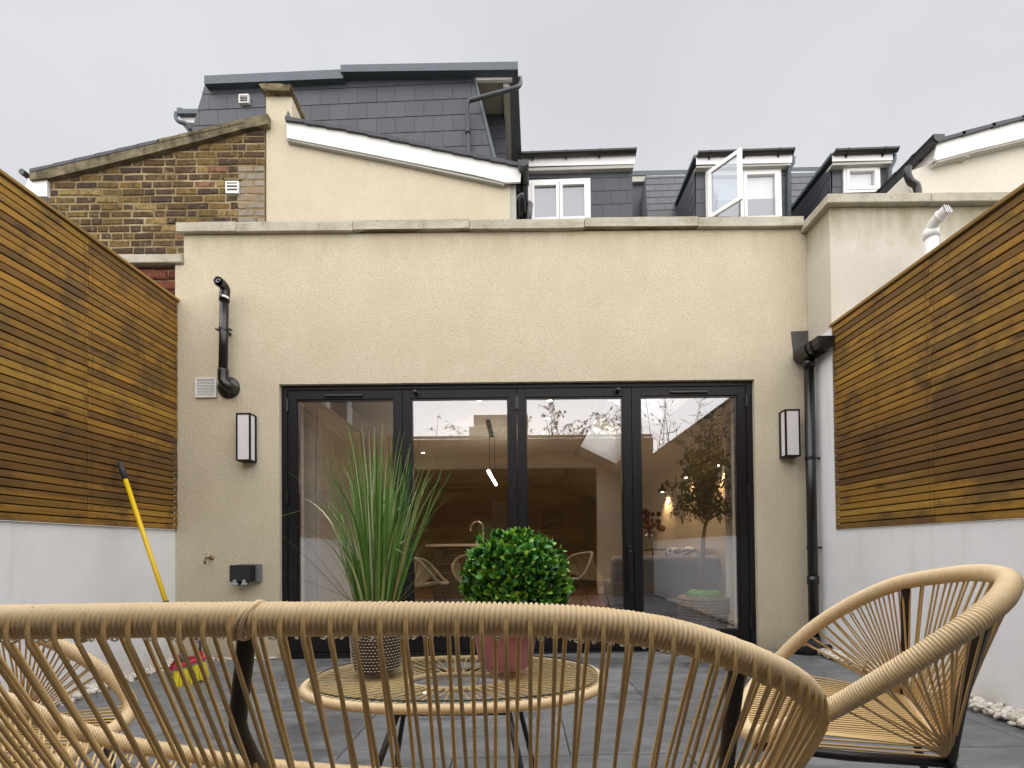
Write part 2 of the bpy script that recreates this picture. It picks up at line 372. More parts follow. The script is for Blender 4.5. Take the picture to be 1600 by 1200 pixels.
# timber (x = along)
def timber(name, axis, bright=1.0):
    m = mat(name, (.3, .17, .05), .5, spec=.35); g = G(m)
    sc = (9, 9, 9); s1 = list(sc); s1[axis] = .55; s2 = [26, 26, 26]; s2[axis] = 1.6
    co = g.co(tuple(s1), rand=True); co2 = g.co(tuple(s2), rand=True); cw = g.co(); cr_ = g.co(rand=True)
    b = bright
    base = g.ramp(g.rand(), [(0, (.13 * b, .067 * b, .018 * b)), (.12, (.21 * b, .112 * b, .020 * b)), (.3, (.30 * b, .155 * b, .023 * b)), (.55, (.36 * b, .188 * b, .028 * b)), (.8, (.24 * b, .132 * b, .021 * b)), (1, (.36 * b, .21 * b, .035 * b))])
    k = g.mix(base, (.15 * b, .075 * b, .018 * b), g.ramp(g.noise(co, 1.6, 5, .6, .6), [(.42, v3(0)), (.7, v3(.7))]))
    k = g.mix(k, (.075 * b, .04 * b, .012 * b), g.ramp(g.noise(co2, 1.5, 4, .7, .3), [(.46, v3(0)), (.70, v3(.55))]))
    # weathered patches and knots
    k = g.mix(k, (.095, .058, .026), g.ramp(g.noise(cw, 3.4, 5, .65), [(.50, v3(0)), (.62, v3(.72))]))
    kn = list((7, 7, 7)); kn[axis] = 3.2
    vo = g.N('ShaderNodeTexVoronoi'); vo.inputs['Scale'].default_value = 1.0; g.L(g.co(tuple(kn), rand=True), vo.inputs['Vector'])
    k = g.mix(k, (.06, .028, .012), g.ramp(vo.outputs['Distance'], [(.08, v3(.9)), (.22, v3(0))]))
    # dark old stain in a band of boards
    geo = g.N('ShaderNodeNewGeometry'); sep = g.N('ShaderNodeSeparateXYZ'); g.L(geo.outputs['Position'], sep.inputs[0])
    wob = g.noise(g.co((.6, .6, 9)), 1.3, 3); ad = g.N('ShaderNodeMath', operation='MULTIPLY_ADD'); g.L(wob, ad.inputs[0]); ad.inputs[1].default_value = .55; g.L(sep.outputs[2], ad.inputs[2])
    k = g.mix(k, (.085, .036, .014), g.ramp(ad.outputs[0], [(.5, v3(.25)), (.60, v3(.25))]) if False else g.N('ShaderNodeValue').outputs[0])
    rp = g.N('ShaderNodeMapRange'); rp.interpolation_type = 'SMOOTHSTEP'; g.L(ad.outputs[0], rp.inputs[0]); rp.inputs[1].default_value = 2.05; rp.inputs[2].default_value = 1.72
    rq = g.N('ShaderNodeMapRange'); rq.interpolation_type = 'SMOOTHSTEP'; g.L(ad.outputs[0], rq.inputs[0]); rq.inputs[1].default_value = 1.38; rq.inputs[2].default_value = 1.52
    mm = g.N('ShaderNodeMath', operation='MULTIPLY'); g.L(rp.outputs[0], mm.inputs[0]); g.L(rq.outputs[0], mm.inputs[1])
    m2 = g.N('ShaderNodeMath', operation='MULTIPLY'); g.L(mm.outputs[0], m2.inputs[0]); m2.inputs[1].default_value = .62
    k = g.mix(k, (.080, .036, .015), m2.outputs[0])
    g.col(k); g.rough(g.ramp(g.noise(co, 2, 3), [(.3, v3(.38)), (.7, v3(.62))])); g.bump(g.noise(co2, 1.6, 4, .7), .35, .004); return m
M['timberY'] = timber('oiled_timber_slat', 1, 1.12); M['timberX'] = timber('oiled_timber_slat_rear', 0)
M['gap_and_nail'] = mat('dark_gap_and_nail', (.02, .012, .007), .9)  # near-black for the added sheet behind slat gaps, also nail heads
m = mat('timber_cap', (.4, .22, .07), .55); g = G(m); k = g.ramp(g.noise(g.co((6, .6, 6), rand=True), 2, 4), [(.3, (.20, .115, .025)), (.7, (.36, .21, .05))]); g.col(k); M['cap'] = m
# patio tile
m = mat('grey_porcelain_tile', (.1, .105, .11), .35, spec=.5); g = G(m); co = g.co(rand=True); cw = g.co()
k = g.ramp(g.noise(g.co((1.2, 5, 1), rand=True), 2.3, 6, .65, .8), [(.28, (.085, .092, .10)), (.48, (.155, .165, .178)), (.62, (.22, .23, .245)), (.78, (.36, .37, .38))])
k = g.mix(k, (.10, .105, .11), g.mix(v3(0), v3(.4), g.rand()))
wet = g.ramp(g.noise(cw, 1.7, 4, .55), [(.5, v3(0)), (.6, v3(1))])
k = g.mix(k, (.075, .08, .085), g.mix(v3(0), v3(.5), wet)); g.col(k)
g.rough(g.mix(v3(.5), v3(.16), wet)); g.bump(g.noise(co, 70, 5, .7), .25, .003); M['tile'] = m
M['grout'] = mat('dark_grout', (.05, .05, .052), .9)
m = mat('pale_pebble', (.6, .57, .5), .7); g = G(m); k = g.ramp(g.noise(g.co(), 24, 2), [(.3, (.42, .36, .28)), (.5, (.66, .62, .55)), (.7, (.78, .76, .72))]); g.col(k); M['pebble'] = m
m = mat('earth_ground', (.1, .09, .07), .95); M['earth'] = m
m = mat('dark_oak_floor', (.12, .055, .03), .35); g = G(m)
k = g.ramp(g.noise(g.co((8, .7, 1)), 2, 5, .6), [(.3, (.07, .03, .017)), (.7, (.16, .08, .042))]); g.col(k); M['oak'] = m
# cord
def cord(name, c):
    m = mat(name, c, .42, spec=.45); g = G(m); co = g.co()
    k = g.mix(c, tuple(x * .75 for x in c), g.ramp(g.noise(co, 11, 4), [(.4, v3(0)), (.75, v3(.5))]))
    k = g.mix(k, (.13, .085, .035), g.ramp(g.noise(co, 90, 3, .7), [(.66, v3(0)), (.8, v3(.5))])); g.col(k); return m
M['cord'] = cord('tan_plastic_cord', (.70, .50, .235)); M['cord_wrap'] = cord('tan_plastic_cord_wrap', (.72, .56, .34))
# glass: thin pane, mirror part + clear part
def glass(name, refl, tint=(1, 1, 1), rough=0.0):
    m = bpy.data.materials.new(name); m.use_nodes = True; n = m.node_tree; n.nodes.clear()
    o = n.nodes.new('ShaderNodeOutputMaterial'); mx = n.nodes.new('ShaderNodeMixShader'); t = n.nodes.new('ShaderNodeBsdfTransparent'); gl = n.nodes.new('ShaderNodeBsdfGlossy')
    t.inputs[0].default_value = (*tint, 1); gl.inputs['Roughness'].default_value = rough; gl.inputs[0].default_value = (.95, .96, 1, 1)
    lf_ = n.nodes.new('ShaderNodeLayerWeight'); lf_.inputs[0].default_value = .5; lw = n.nodes.new('ShaderNodeMath'); lw.operation = 'POWER'; lw.inputs[1].default_value = 5; n.links.new(lf_.outputs['Facing'], lw.inputs[0]); ma = n.nodes.new('ShaderNodeMath'); ma.operation = 'MULTIPLY_ADD'
    ma.inputs[1].default_value = 1.0; ma.inputs[2].default_value = refl; ma.use_clamp = True
    n.links.new(lw.outputs[0], ma.inputs[0]); n.links.new(ma.outputs[0], mx.inputs[0]); n.links.new(t.outputs[0], mx.inputs[1]); n.links.new(gl.outputs[0], mx.inputs[2]); n.links.new(mx.outputs[0], o.inputs[0]); return m
M['pane'] = glass('door_glass', .27, (.97, .97, .96))
M['winpane'] = glass('window_glass', .2, (.8, .84, .9))
M['tabletop'] = glass('table_glass', .03, (.96, .985, .97))
M['glassedge'] = mat('green_glass_edge', (.012, .05, .04), .1)
M['water'] = mat('water_drop', (.9, .9, .9), .02, **{'Transmission Weight': 1.0, 'IOR': 1.33})
M['yellow'] = mat('yellow_plastic', (.75, .50, .01), .35)
M['yellow_bristle'] = mat('yellow_bristle', (.72, .60, .02), .6)
M['red'] = mat('red_plastic', (.45, .012, .045), .4)
M['greyplastic'] = mat('grey_plastic', (.16, .16, .17), .5)
M['darkgrip'] = mat('dark_rubber_grip', (.03, .03, .035), .6)
def emis(name, c, s):
    m = mat(name, c, .5); m.node_tree.nodes['Principled BSDF'].inputs['Emission Color'].default_value = (*c, 1); m.node_tree.nodes['Principled BSDF'].inputs['Emission Strength'].default_value = s; return m
M['lit'] = emis('lit_lamp', (1, .85, .62), 7)
M['opal'] = mat('opal_diffuser', (.74, .71, .73), .35)
m = mat('boxwood_leaf', (.05, .14, .02), .36, spec=.4); g = G(m); geo = g.N('ShaderNodeNewGeometry')
k = g.ramp(geo.outputs['Random Per Island'], [(0, (.025, .12, .03)), (.35, (.05, .20, .04)), (.6, (.10, .29, .04)), (.82, (.22, .45, .045)), (1, (.38, .60, .09))]); g.col(k); M['leaf'] = m
m = mat('grass_blade', (.08, .14, .04), .45); g = G(m); geo = g.N('ShaderNodeNewGeometry')
k = g.ramp(geo.outputs['Random Per Island'], [(0, (.07, .17, .035)), (.4, (.13, .29, .06)), (.68, (.21, .38, .10)), (.84, (.36, .48, .19)), (.95, (.62, .68, .42)), (1, (.40, .30, .14))]); g.col(k); M['blade'] = m
m = mat('olive_leaf', (.05, .07, .03), .5); g = G(m); geo = g.N('ShaderNodeNewGeometry')
k = g.ramp(geo.outputs['Random Per Island'], [(0, (.02, .055, .012)), (.6, (.05, .11, .028)), (1, (.14, .20, .08))]); g.col(k); M['olive'] = m
M['bark'] = paint('bark', (.11, .075, .05), .9, .3, .6, 20)
M['twig'] = paint('dark_twig', (.045, .035, .028), .9, .3, .3, 20)
M['shrubleaf'] = mat('dark_shrub_leaf', (.03, .035, .02), .6)
M['moss'] = paint('green_moss', (.10, .30, .02), .9, .3, .5, 30)
m = mat('red_glazed_clay', (.35, .05, .06), .45); g = G(m); co = g.co()
k = g.ramp(g.noise(co, 5, 5, .6), [(.3, (.33, .10, .115)), (.6, (.44, .17, .18)), (.8, (.54, .30, .28))])
k = g.mix(k, (.62, .5, .48), g.ramp(g.noise(co, 55, 5, .75), [(.64, v3(0)), (.74, v3(.7))])); g.col(k); g.bump(g.noise(co, 60, 4), .3, .003); M['clay'] = m
M['weave_dark'] = mat('dark_woven_basket', (.065, .050, .043), .6)
M['weave_light'] = mat('pale_woven_strand', (.58, .49, .39), .6)
M['wicker'] = paint('wicker', (.16, .12, .10), .7, .3, .8, 60)
M['chrome'] = mat('brushed_steel', (.55, .52, .48), .22, metal=1)
M['sofa'] = paint('grey_velvet', (.10, .11, .13), .9, .15, .2)
m = mat('blue_patterned_fabric', (.1, .12, .2), .9); g = G(m); k = g.ramp(g.noise(g.co(), 30, 3), [(.48, (.05, .06, .13)), (.52, (.45, .47, .52))]); g.col(k); M['cushion'] = m
M['tanfab'] = mat('tan_fabric', (.20, .16, .12), .9)
M['worktop'] = mat('pale_worktop', (.55, .50, .45), .3)
M['darkcab'] = paint('dark_cabinet', (.045, .032, .027), .5, .1)
M['darkwood'] = paint('dark_wood', (.06, .035, .022), .4, .2)
M['brass'] = mat('aged_brass', (.25, .17, .08), .35, metal=1)
M['blackmetal'] = mat('black_metal_lamp', (.012, .010, .009), .4)
M['deadflower'] = mat('dried_flower', (.08, .03, .025), .9)
M['clearvase'] = glass('vase_glass', .15, (.7, .72, .7))
M['blind'] = mat('cream_roller_blind', (.72, .70, .64), .8)
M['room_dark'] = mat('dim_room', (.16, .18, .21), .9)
M['housebrick'] = paint('distant_house_render', (.30, .26, .23), .9, .1, .1)

# ================================================================== SETTING
def floor_z(x): return .01 * (x + 2.6)
obj('ground', box((-60, -60, -.35), (60, 60, -.25)), M['earth'], kind='structure')
bm = NB(); bx(bm, (-2.7, -.6, -.2), (2.4, 3.66, 0))
for v in bm.verts:
    if v.co.z > -.1: v.co.z = floor_z(v.co.x) - .006
patio = obj('patio', bm, M['grout'], kind='structure', label='dark grout bed of the grey paved patio')
TX, TY = .9, .6
# tiles: rows along x, joints 4 mm
for j in range(-1, 7):
    y0 = j * TY + .03; y1 = y0 + TY - .004
    y0 = max(y0, -.56); y1 = min(y1, 3.58)
    if y1 - y0 < .05: continue
    xs = -2.52 + (0 if j % 2 else -.45)
    while xs < 2.08:
        a, b = max(xs, -2.50), min(xs + TX - .004, 2.10)
        if b - a > .05:
            bm = box((a, y0, -.02), (b, y1, 0)); dz = U(-.0006, .0006)
            for v in bm.verts: v.co.z += floor_z(v.co.x) + dz
            bmesh.ops.bevel(bm, geom=[e for e in bm.edges if abs(e.verts[0].co.z - floor_z(e.verts[0].co.x)) < .004 and abs(e.verts[1].co.z - floor_z(e.verts[1].co.x)) < .004], offset=.0015, segments=1, affect='EDGES')
            obj('paving_tile', bm, M['tile'], patio)
        xs += TX
# pebbles
def pebbles(name, x0, x1, y0, y1, n, zoff=0):
    bm = NB()
    for _ in range(n):
        x, y = U(x0, x1), U(y0, y1); r = U(.009, .021)
        vs = ball(bm, (0, 0, 0), r, 1, (U(.8, 1.3), U(.8, 1.2), U(.5, .8)))
        mt = Matrix.Translation((x, y, floor_z(x) + zoff + U(-.003, .024))) @ Matrix.Rotation(U(0, 6), 4, (rnd(), rnd(), 1))
        bmesh.ops.transform(bm, matrix=mt, verts=vs)
    return obj(name, bm, M['pebble'], smooth=True, kind='stuff', category='gravel',
               label='strip of pale rounded pebbles along the foot of the white wall, ' + ('left side' if x0 < 0 else 'right side') if y1 - y0 > 1 else 'thin line of pale pebbles along the foot of the cream rendered wall')
pebbles('gravel', -2.64, -2.50, .2, 3.6, 1500)
pebbles('gravel', 2.075, 2.205, .5, 3.6, 1700, .012)
pebbles('gravel', -2.5, -1.86, 3.585, 3.62, 90, -.008)

# white boundary walls
o = obj('garden_wall', box((-2.86, -.6, -.2), (-2.64, 3.62, .993)), M['white_wall']); o['label'] = 'white painted boundary wall under the left timber slat fence'; o['category'] = 'wall'
o = obj('garden_wall', box((2.2125, -.6, -.2), (2.45, 3.33, .933)), M['white_wall']); o['label'] = 'white painted boundary wall under the right timber slat fence'; o['category'] = 'wall'

# ---------------------------------------------------------------- fences
def fence(label, xf, side, z0, z1, n, joints, y0, y1):
    """slats run along Y, face at x=xf, side=+1 when the garden lies towards +x"""
    t = thing('slat_fence', label, 'fence', (xf, y0, z0))
    obj('dark_gap_sheet', box((xf - side * .030, y0, z0 + .01), (xf - side * .055, y1 + .004, z1 - .01)), M['gap_and_nail'], t)  # dark sheet added behind the slats so the gaps look shaded
    p = (z1 - z0) / n; sc = NB()
    for i in range(n):
        a = z0 + i * p; b = a + p - .0066
        yy = [y0] + joints + [y1]
        for s0, s1 in zip(yy, yy[1:]):
            j = U(-.0025, .0025)
            e = U(0, .004) if s1 == y1 else 0
            bm = box((xf + j, s0 + .0008, a), (xf + j - side * .022, s1 - .0008 + (e if side > 0 else e), b)); bev(bm, .0022)
            obj('slat', bm, M['timberY'], t)
            ks = [s0 + .025, s1 - .025, (s0 + s1) / 2]
            for k in ks:
                if y1 + .1 > k > .9:
                    for q in (.3, .7):
                        lathe(sc, (xf + j + side * .0004, k + U(-.004, .004), a + (b - a) * q), [(.0030, -.001), (.0026, .0012)], 5, 'X')
    obj('nail_heads', sc, M['gap_and_nail'], t, kind='stuff')
    bm = box((xf + side * .014, y0, z1 + .001), (xf - side * .085, y1 + .015, z1 + .021)); bev(bm, .002); obj('top_rail', bm, M['cap'], t)
    return t
fence('tall timber slat fence on the left white wall, with a yellow broom leaning on it', -2.62, 1, .995, 2.745, 40, [1.06, 2.86], -.55, 3.605)
fence('timber slat fence on the right white wall, starting beside the black gutter end', 2.2, -1, .935, 2.36, 33, [.70, 2.52], -.6, 3.31)
# rear fence (behind the viewer, seen mirrored in the doors)
t = thing('slat_fence', 'timber slat fence closing the rear of the garden, seen mirrored in the glass doors', 'fence', (0, -.6, 0))
obj('dark_gap_sheet', box((-2.62, -.66, 0), (2.24, -.625, 2.68)), M['gap_and_nail'], t)  # added dark sheet, its colour gives the mirrored gaps their shade
for i in range(55):
    a = .02 + i * .0495
    for x0, x1 in ((-2.6, -1.0), (-.998, .8), (.802, 2.215)):
        bm = box((x0, -.622, a), (x1, -.600, a + .037)); obj('slat', bm, M['timberX'], t)
obj('top_rail', box((-2.6, -.7, 2.715), (2.18, -.59, 2.735)), M['cap'], t)

# ---------------------------------------------------------------- our extension
YF = 3.61
ext = thing('house_extension', 'single storey cream rendered extension with black bifold doors and stone coping', 'building', (0, YF, 0))
XL, XR, ZD = -1.846, 1.795, 2.102
bm = NB()
bx(bm, (-2.642, YF, -.2), (XL, YF + .3, 2.95)); 
bx(bm, (XR, YF, -.2), (2.213, YF + .3, 2.95)); bx(bm, (XL, YF, ZD), (XR, YF + .3, 2.95))
bx(bm, (-2.642, YF, 2.95), (2.213, YF + .3, 3.035)); bx(bm, (-2.575, YF, 3.035), (2.213, YF + .3, 3.262))
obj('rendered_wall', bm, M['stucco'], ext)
cuts = [272, 368, 553, 738, 920, 1100, 1268]
for a, b in zip(cuts, cuts[1:]):
    x0 = (a - 815) / F * 3.56; x1 = (b - 815) / F * 3.56; dz = U(-.004, .004)
    bm = box((x0 + .002, 3.572, 3.268 + dz), (x1 - .003, YF + .35, 3.338 + dz)); bmesh.ops.subdivide_edges(bm, edges=bm.edges[:], cuts=3)
    for v in bm.verts: v.co += Vector((0, U(-.002, .002), U(-.002, .002)))
    obj('coping_stone', bm, M['coping'], ext)
obj('coping_mortar', box((-2.60, 3.580, 3.270), (2.17, YF + .34, 3.332)), M['mortar'], ext)
obj('flat_roof', box((-2.55, YF + .36, 3.0), (0.98, 8.4, 3.05)), M['lead'], ext)
# door frame: front at YD
YD = YF + .035
fr = NB(); fw = .043
bx(fr, (XL, YD, .0), (XL + fw, YD + .07, ZD)); bx(fr, (XR - fw, YD, 0), (XR, YD + .07, ZD))
bx(fr, (XL + fw, YD, ZD - .035), (XR - fw, YD + .07, ZD)); bx(fr, (XL + fw, YD - .02, 0.0), (XR - fw, YD + .07, .035))
bx(fr, (XL + fw, YD - .035, 0.0), (XR - fw, YD - .022, .020))
obj('door_frame', bev(fr, .0015), M['alu'], ext)
bounds = [XL + fw + .002, XL + fw + .002 + .889, 0, 0, XR - fw - .002]
PWD = (bounds[4] - bounds[0]) / 4; bounds = [bounds[0] + PWD * i for i in range(5)]
for i in range(4):
    a, b = bounds[i] + .0015, bounds[i + 1] - .0015; z0, z1 = .040, ZD - .038; y = YD + .006
    sw, tr, br = .066, .068, .14
    bm = NB()
    bx(bm, (a, y, z0), (a + sw, y + .06, z1)); bx(bm, (b - sw, y, z0), (b, y + .06, z1)); bx(bm, (a + sw, y, z1 - tr), (b - sw, y + .06, z1)); bx(bm, (a + sw, y, z0), (b - sw, y + .06, z0 + br))
    d = obj('door_panel', bev(bm, .0018), M['alu'], ext)
    gx0, gx1, gz0, gz1 = a + sw, b - sw, z0 + br, z1 - tr
    bd = NB()
    for q0, q1 in (((gx0, gz0), (gx0 + .010, gz1)), ((gx1 - .010, gz0), (gx1, gz1)), ((gx0 + .01, gz0), (gx1 - .01, gz0 + .010)), ((gx0 + .01, gz1 - .010), (gx1 - .01, gz1))):
        bx(bd, (q0[0], y + .012, q0[1]), (q1[0], y + .05, q1[1]))
    obj('glazing_bead', bd, M['blackplastic'], d)
    gp = NB(); vv = [gp.verts.new(p) for p in ((gx0, y + .024, gz0), (gx1, y + .024, gz0), (gx1, y + .024, gz1), (gx0, y + .024, gz1))]; gp.faces.new(vv)
    obj('glass_pane', gp, M['pane'], d)
    if i in (0, 3):
        cxx = (a + b) / 2 - (.01 if i == 0 else -.0); bm = box((cxx - .148, y - .016, z1 - .052), (cxx + .148, y + .001, z1 - .035)); obj('trickle_vent', bev(bm, .006, 2), M['blackplastic'], d)
    else:
        kx = a + .105 if i == 1 else b - .105
        bm = NB(); lathe(bm, (kx, y, z1 - .028), [(.012, 0), (.012, -.02), (.017, -.026), (.017, -.04), (.012, -.045)], 16, 'Y'); obj('latch_knob', bm, M['blackplastic'], d, True)
hx = bounds[3] - .0015 - .030
obj('door_handle', bev(box((hx - .012, YD - .040, .48), (hx + .012, YD - .022, .80)), .004, 2), M['blackplastic'], ext)
obj('handle_plate', bev(box((hx - .014, YD - .020, .60), (hx + .014, YD + .005, .84)), .003), M['blackplastic'], ext)
for i, xs in enumerate((bounds[0], bounds[2], bounds[4])):
    for zc in (1.95, 1.25, .25):
        bm = NB(); tube(bm, [(xs, YD - .004, zc - .05), (xs, YD - .004, zc + .05)], .0085, 10); bx(bm, (xs - .014, YD + .001, zc - .045), (xs + .014, YD + .0055, zc + .045)); obj('hinge', bm, M['blackplastic'], ext)

# interior shell
obj('kitchen_floor', box((-2.3, YF + .11, -.05), (2.2, 12.2, .015)), M['oak'], ext)
obj('interior_wall', box((-2.45, YF + .30, 0), (-2.3, 12.2, 3.0)), M['int_wall'], ext)
obj('interior_wall', box((2.15, YF + .30, 0), (2.21, 12.2, 3.0)), M['int_wall'], ext)
obj('ceiling', box((-2.3, YF + .30, 2.5), (.95, 12.2, 2.62)), M['int_ceiling'], ext)
# sloping ceiling with two roof window shafts
def zc(x): return 2.53 - .5 * (x - 1.0)
def slopebox(bm, x0, x1, y0, y1, th=.08):
    quadbox(bm, [(x0, y0, zc(x0)), (x1, y0, zc(x1)), (x1, y0, zc(x1) + th), (x0, y0, zc(x0) + th), (x0, y1, zc(x0)), (x1, y1, zc(x1)), (x1, y1, zc(x1) + th), (x0, y1, zc(x0) + th)])
bm = NB()
XA, XB = 1.0, 1.6; holes = ((4.0, 5.45), (6.15, 7.9))
slopebox(bm, .95, XA, YF + .3, 12.2); slopebox(bm, XB, 2.15, YF + .3, 12.2)
for a, b in ((YF + .3, 4.0), (5.45, 6.15), (7.9, 12.2)): slopebox(bm, XA, XB, a, b)
obj('sloping_ceiling', bm, M['int_ceiling'], ext)
for a, b in holes:
    bm = NB(); th = .45
    for q in ((XA - .03, XA, a, b), (XB, XB + .03, a, b)):
        x0, x1, y0, y1 = q
        quadbox(bm, [(x0, y0, zc(x0) + .08), (x1, y0, zc(x1) + .08), (x1, y0, zc(x1) + th), (x0, y0, zc(x0) + th), (x0, y1, zc(x0) + .08), (x1, y1, zc(x1) + .08), (x1, y1, zc(x1) + th), (x0, y1, zc(x0) + th)])
    for y0, y1 in ((a - .03, a), (b, b + .03)):
        x0, x1 = XA, XB
        quadbox(bm, [(x0, y0, zc(x0) + .08), (x1, y0, zc(x1) + .08), (x1, y0, zc(x1) + th), (x0, y0, zc(x0) + th), (x0, y1, zc(x0) + .08), (x1, y1, zc(x1) + .08), (x1, y1, zc(x1) + th), (x0, y1, zc(x0) + th)])
    obj('roof_window', bm, M['upvc'], ext)
# partition with wide opening at Y=8.45
bm = NB(); YP = 8.45
bx(bm, (1.36, YP, .015), (2.15, YP + .15, 2.5)); bx(bm, (-2.3, YP, 2.27), (1.36, YP + .15, 2.5)); bx(bm, (-2.3, YP, .015), (-1.95, YP + .15, 2.27))
obj('partition_wall', bm, M['int_wall'], ext)
obj('skirting_board', box((1.37, YP - .02, .015), (2.14, YP - .001, .14)), M['upvc'], ext)
obj('dining_room_wall', box((-2.3, 12.2, 0), (2.2, 12.3, 3.0)), M['brown_wall'], ext)
obj('door_lining', box((-.75, 12.14, .015), (.10, 12.198, 2.05)), M['int_wall'], ext)
obj('inner_door', box((-.33, 12.10, .02), (.02, 12.138, 1.98)), M['darkwood'], ext)
obj('door_jamb', box((XR - .05, YD + .09, .03), (XR - .005, YD + .27, 2.08)), M['int_ceiling'], ext)
obj('door_jamb', box((XL + .005, YD + .09, .03), (XL + .05, YD + .27, 2.08)), M['int_ceiling'], ext)
# fluted pilaster
bm = NB(); lathe(bm, (1.98, 4.45, .015), [(.09, 0), (.09, .05), (.075, .08), (.08, .12), (.062, .17), (.060, 1.95), (.08, 2.0)], 24)
for v in bm.verts:
    if .15 < v.co.z < 1.96:
        a = math.atan2(v.co.y - 4.45, v.co.x - 1.98); d = Vector((v.co.x - 1.98, v.co.y - 4.45, 0)); v.co -= d * (.12 if int(round(a / (math.pi / 12))) % 2 else 0)
obj('pilaster', bm, M['upvc'], ext)

# ---------------------------------------------------------------- lower brick wall and its coping
t = thing('brick_wall', 'rough red brick end wall behind the left fence, under a pale stone coping', 'wall', (-3, 3.62, 2))
pl = Plane(3.655)
pieces('brick', pl, t, M['brick_red'], [(-3.7, 2.2), (-2.645, 2.2), (-2.645, 3.03), (-3.7, 3.03)], .225, .082, .014, .5, .03, 0, cham=.008, jit=.004)
obj('mortar_core', box((-3.7, 3.645, 2.0), (-2.645, 3.85, 3.03)), M['mortar'], t)
bm = box((-3.6, 3.585, 3.04), (-2.580, 3.95, 3.105)); bev(bm, .004); obj('coping_stone', bm, M['coping'], t)

# ---------------------------------------------------------------- upper brick gable (neighbour)
t = thing('brick_house', 'neighbouring house with a weathered yellow stock brick gable under a stone verge', 'building', (-3.7, 4.85, 0))
PB = Plane(4.85)
def uvs(pl, *a, n=0): return [pl.uv(x, y, n) for x, y in a]
reg = uvs(PB, (79, 430), (414, 430), (414, 200), (79, 284))
u0 = reg[0][0]; u1 = reg[1][0]; zb = 3.30
patch = (363, 320)
du = PB.uv(372, 300)[0]; dv = PB.uv(372, 262)[1]
vt = lambda u: reg[3][1] + (reg[2][1] - reg[3][1]) * (u - u0) / (u1 - u0)
ztop = reg[2][1]
R1 = [(u0, zb), (du, zb), (du, vt(du)), (u0, vt(u0))]
R2 = [(du + .003, zb), (u1, zb), (u1, dv), (du + .003, dv)]
R3 = [(du + .003, dv + .003), (u1, dv + .003), (u1, vt(u1)), (du + .003, vt(du))]
pieces('brick', PB, t, M['brick'], R1, .225, .0765, .016, .37, .011, 0, cham=.005, jit=.0042, bond=(.225, .225, .115, .225, .115, .21), gapv=.018)
pieces('brick', PB, t, M['brick_pale'], R2, .225, .0765, .018, .37, .009, 0, cham=.004, jit=.003, bond=(.225, .115), gapv=.018, z0=zb)
pieces('brick', PB, t, M['brick'], R3, .225, .0765, .016, .37, .011, 0, cham=.005, jit=.0042, bond=(.225, .225, .115), gapv=.018, z0=zb + .0765 * math.ceil((dv - zb) / .0765))
bm = prism(NB(), [PB.P(u, v, .004) for u, v in [(u0, zb), (u1, zb), (u1, vt(u1)), (u0, vt(u0))]], (0, .6, 0)); obj('mortar_bed', bm, M['mortar'], t)
# verge: stone/mortar band stepping under the roof tiles
top = uvs(PB, (46, 268), (110, 255), (180, 238), (230, 225), (300, 205), (350, 192), (418, 177), n=.055); bot = uvs(PB, (418, 193), (372, 203), (310, 220), (240, 238), (160, 258), (80, 277), (46, 281), n=.055)
bm = prism(NB(), [PB.P(u, v, .055) for u, v in top + bot], (0, .12, 0)); 
obj('verge', bm, M['verge'], t)
tops = [46, 82, 115, 148, 181, 214, 246, 279, 312, 345]
for i, a in enumerate(tops):
    b = a + 34; ya = 263 - (a - 46) * .232; yb = ya - 4.5
    p = uvs(PB, (a, ya + 6), (b, ya - 2), (b, ya - 6.5), (a, ya + .5), n=.06)
    bm = prism(NB(), [PB.P(u, v, .06) for u, v in p], (0, .5, 0)); obj('roof_tile', bm, M['slate_dark'] if i < 6 else M['verge'], t)
bm = prism(NB(), [PB.P(u, v, .03) for u, v in uvs(PB, (40, 310), (78, 310), (78, 279), (48, 282))], (0, .3, 0)); obj('fascia', bm, M['upvc'], t)
bm = NB(); p = PB.uv(43, 275); tube(bm, [PB.P(p[0], p[1] - .0, .06), PB.P(p[0], p[1], -1.2)], .030, 12); obj('gutter', bm, M['blackplastic'], t)
def louvre(pl, x0, y0, x1, y1, label, n=4, mt='upvc', depth=.03):
    (a, b), (c, d) = pl.uv(x0, y1), pl.uv(x1, y0)
    bm = NB(); f = .012
    P = lambda u, v, n_: pl.P(u, v, n_)
    def bb(u0, u1, v0, v1, n0, n1): prism(bm, [P(u0, v0, n0), P(u1, v0, n0), P(u1, v1, n0), P(u0, v1, n0)], pl.N * (n1 - n0))
    bb(a, a + f, b, d, depth, .0); bb(c - f, c, b, d, depth, 0); bb(a + f, c - f, b, b + f, depth, 0); bb(a + f, c - f, d - f, d, depth, 0)
    o = obj('vent_grille', bm, M[mt]); o['label'] = label; o['category'] = 'vent'
    hh = (d - b - 2 * f) / n
    for i in range(n):
        v0 = b + f + i * hh; s_ = NB()
        prism(s_, [P(a + f, v0 + .002, depth - .004), P(c - f, v0 + .002, depth - .004), P(c - f, v0 + hh, .008), P(a + f, v0 + hh, .008)], pl.N * .003)
        obj('louvre', s_, M[mt], o)
    q = NB(); prism(q, [P(a + f, b + f, .002), P(c - f, b + f, .002), P(c - f, d - f, .002), P(a + f, d - f, .002)], pl.N * .003); obj('backing', q, M['greyplastic' if n > 5 else 'upvc'], o)
    return o
louvre(PB, 355, 286, 375, 305, 'small white square vent high on the yellow brick gable', 3)
bm = prism(NB(), [PB.P(u, v, .02) for u, v in uvs(PB, (352, 283), (378, 283), (378, 280.5), (352, 280.5))], (0, .02, 0)); obj('mortar_ledge', bm, M['mortar'], t)

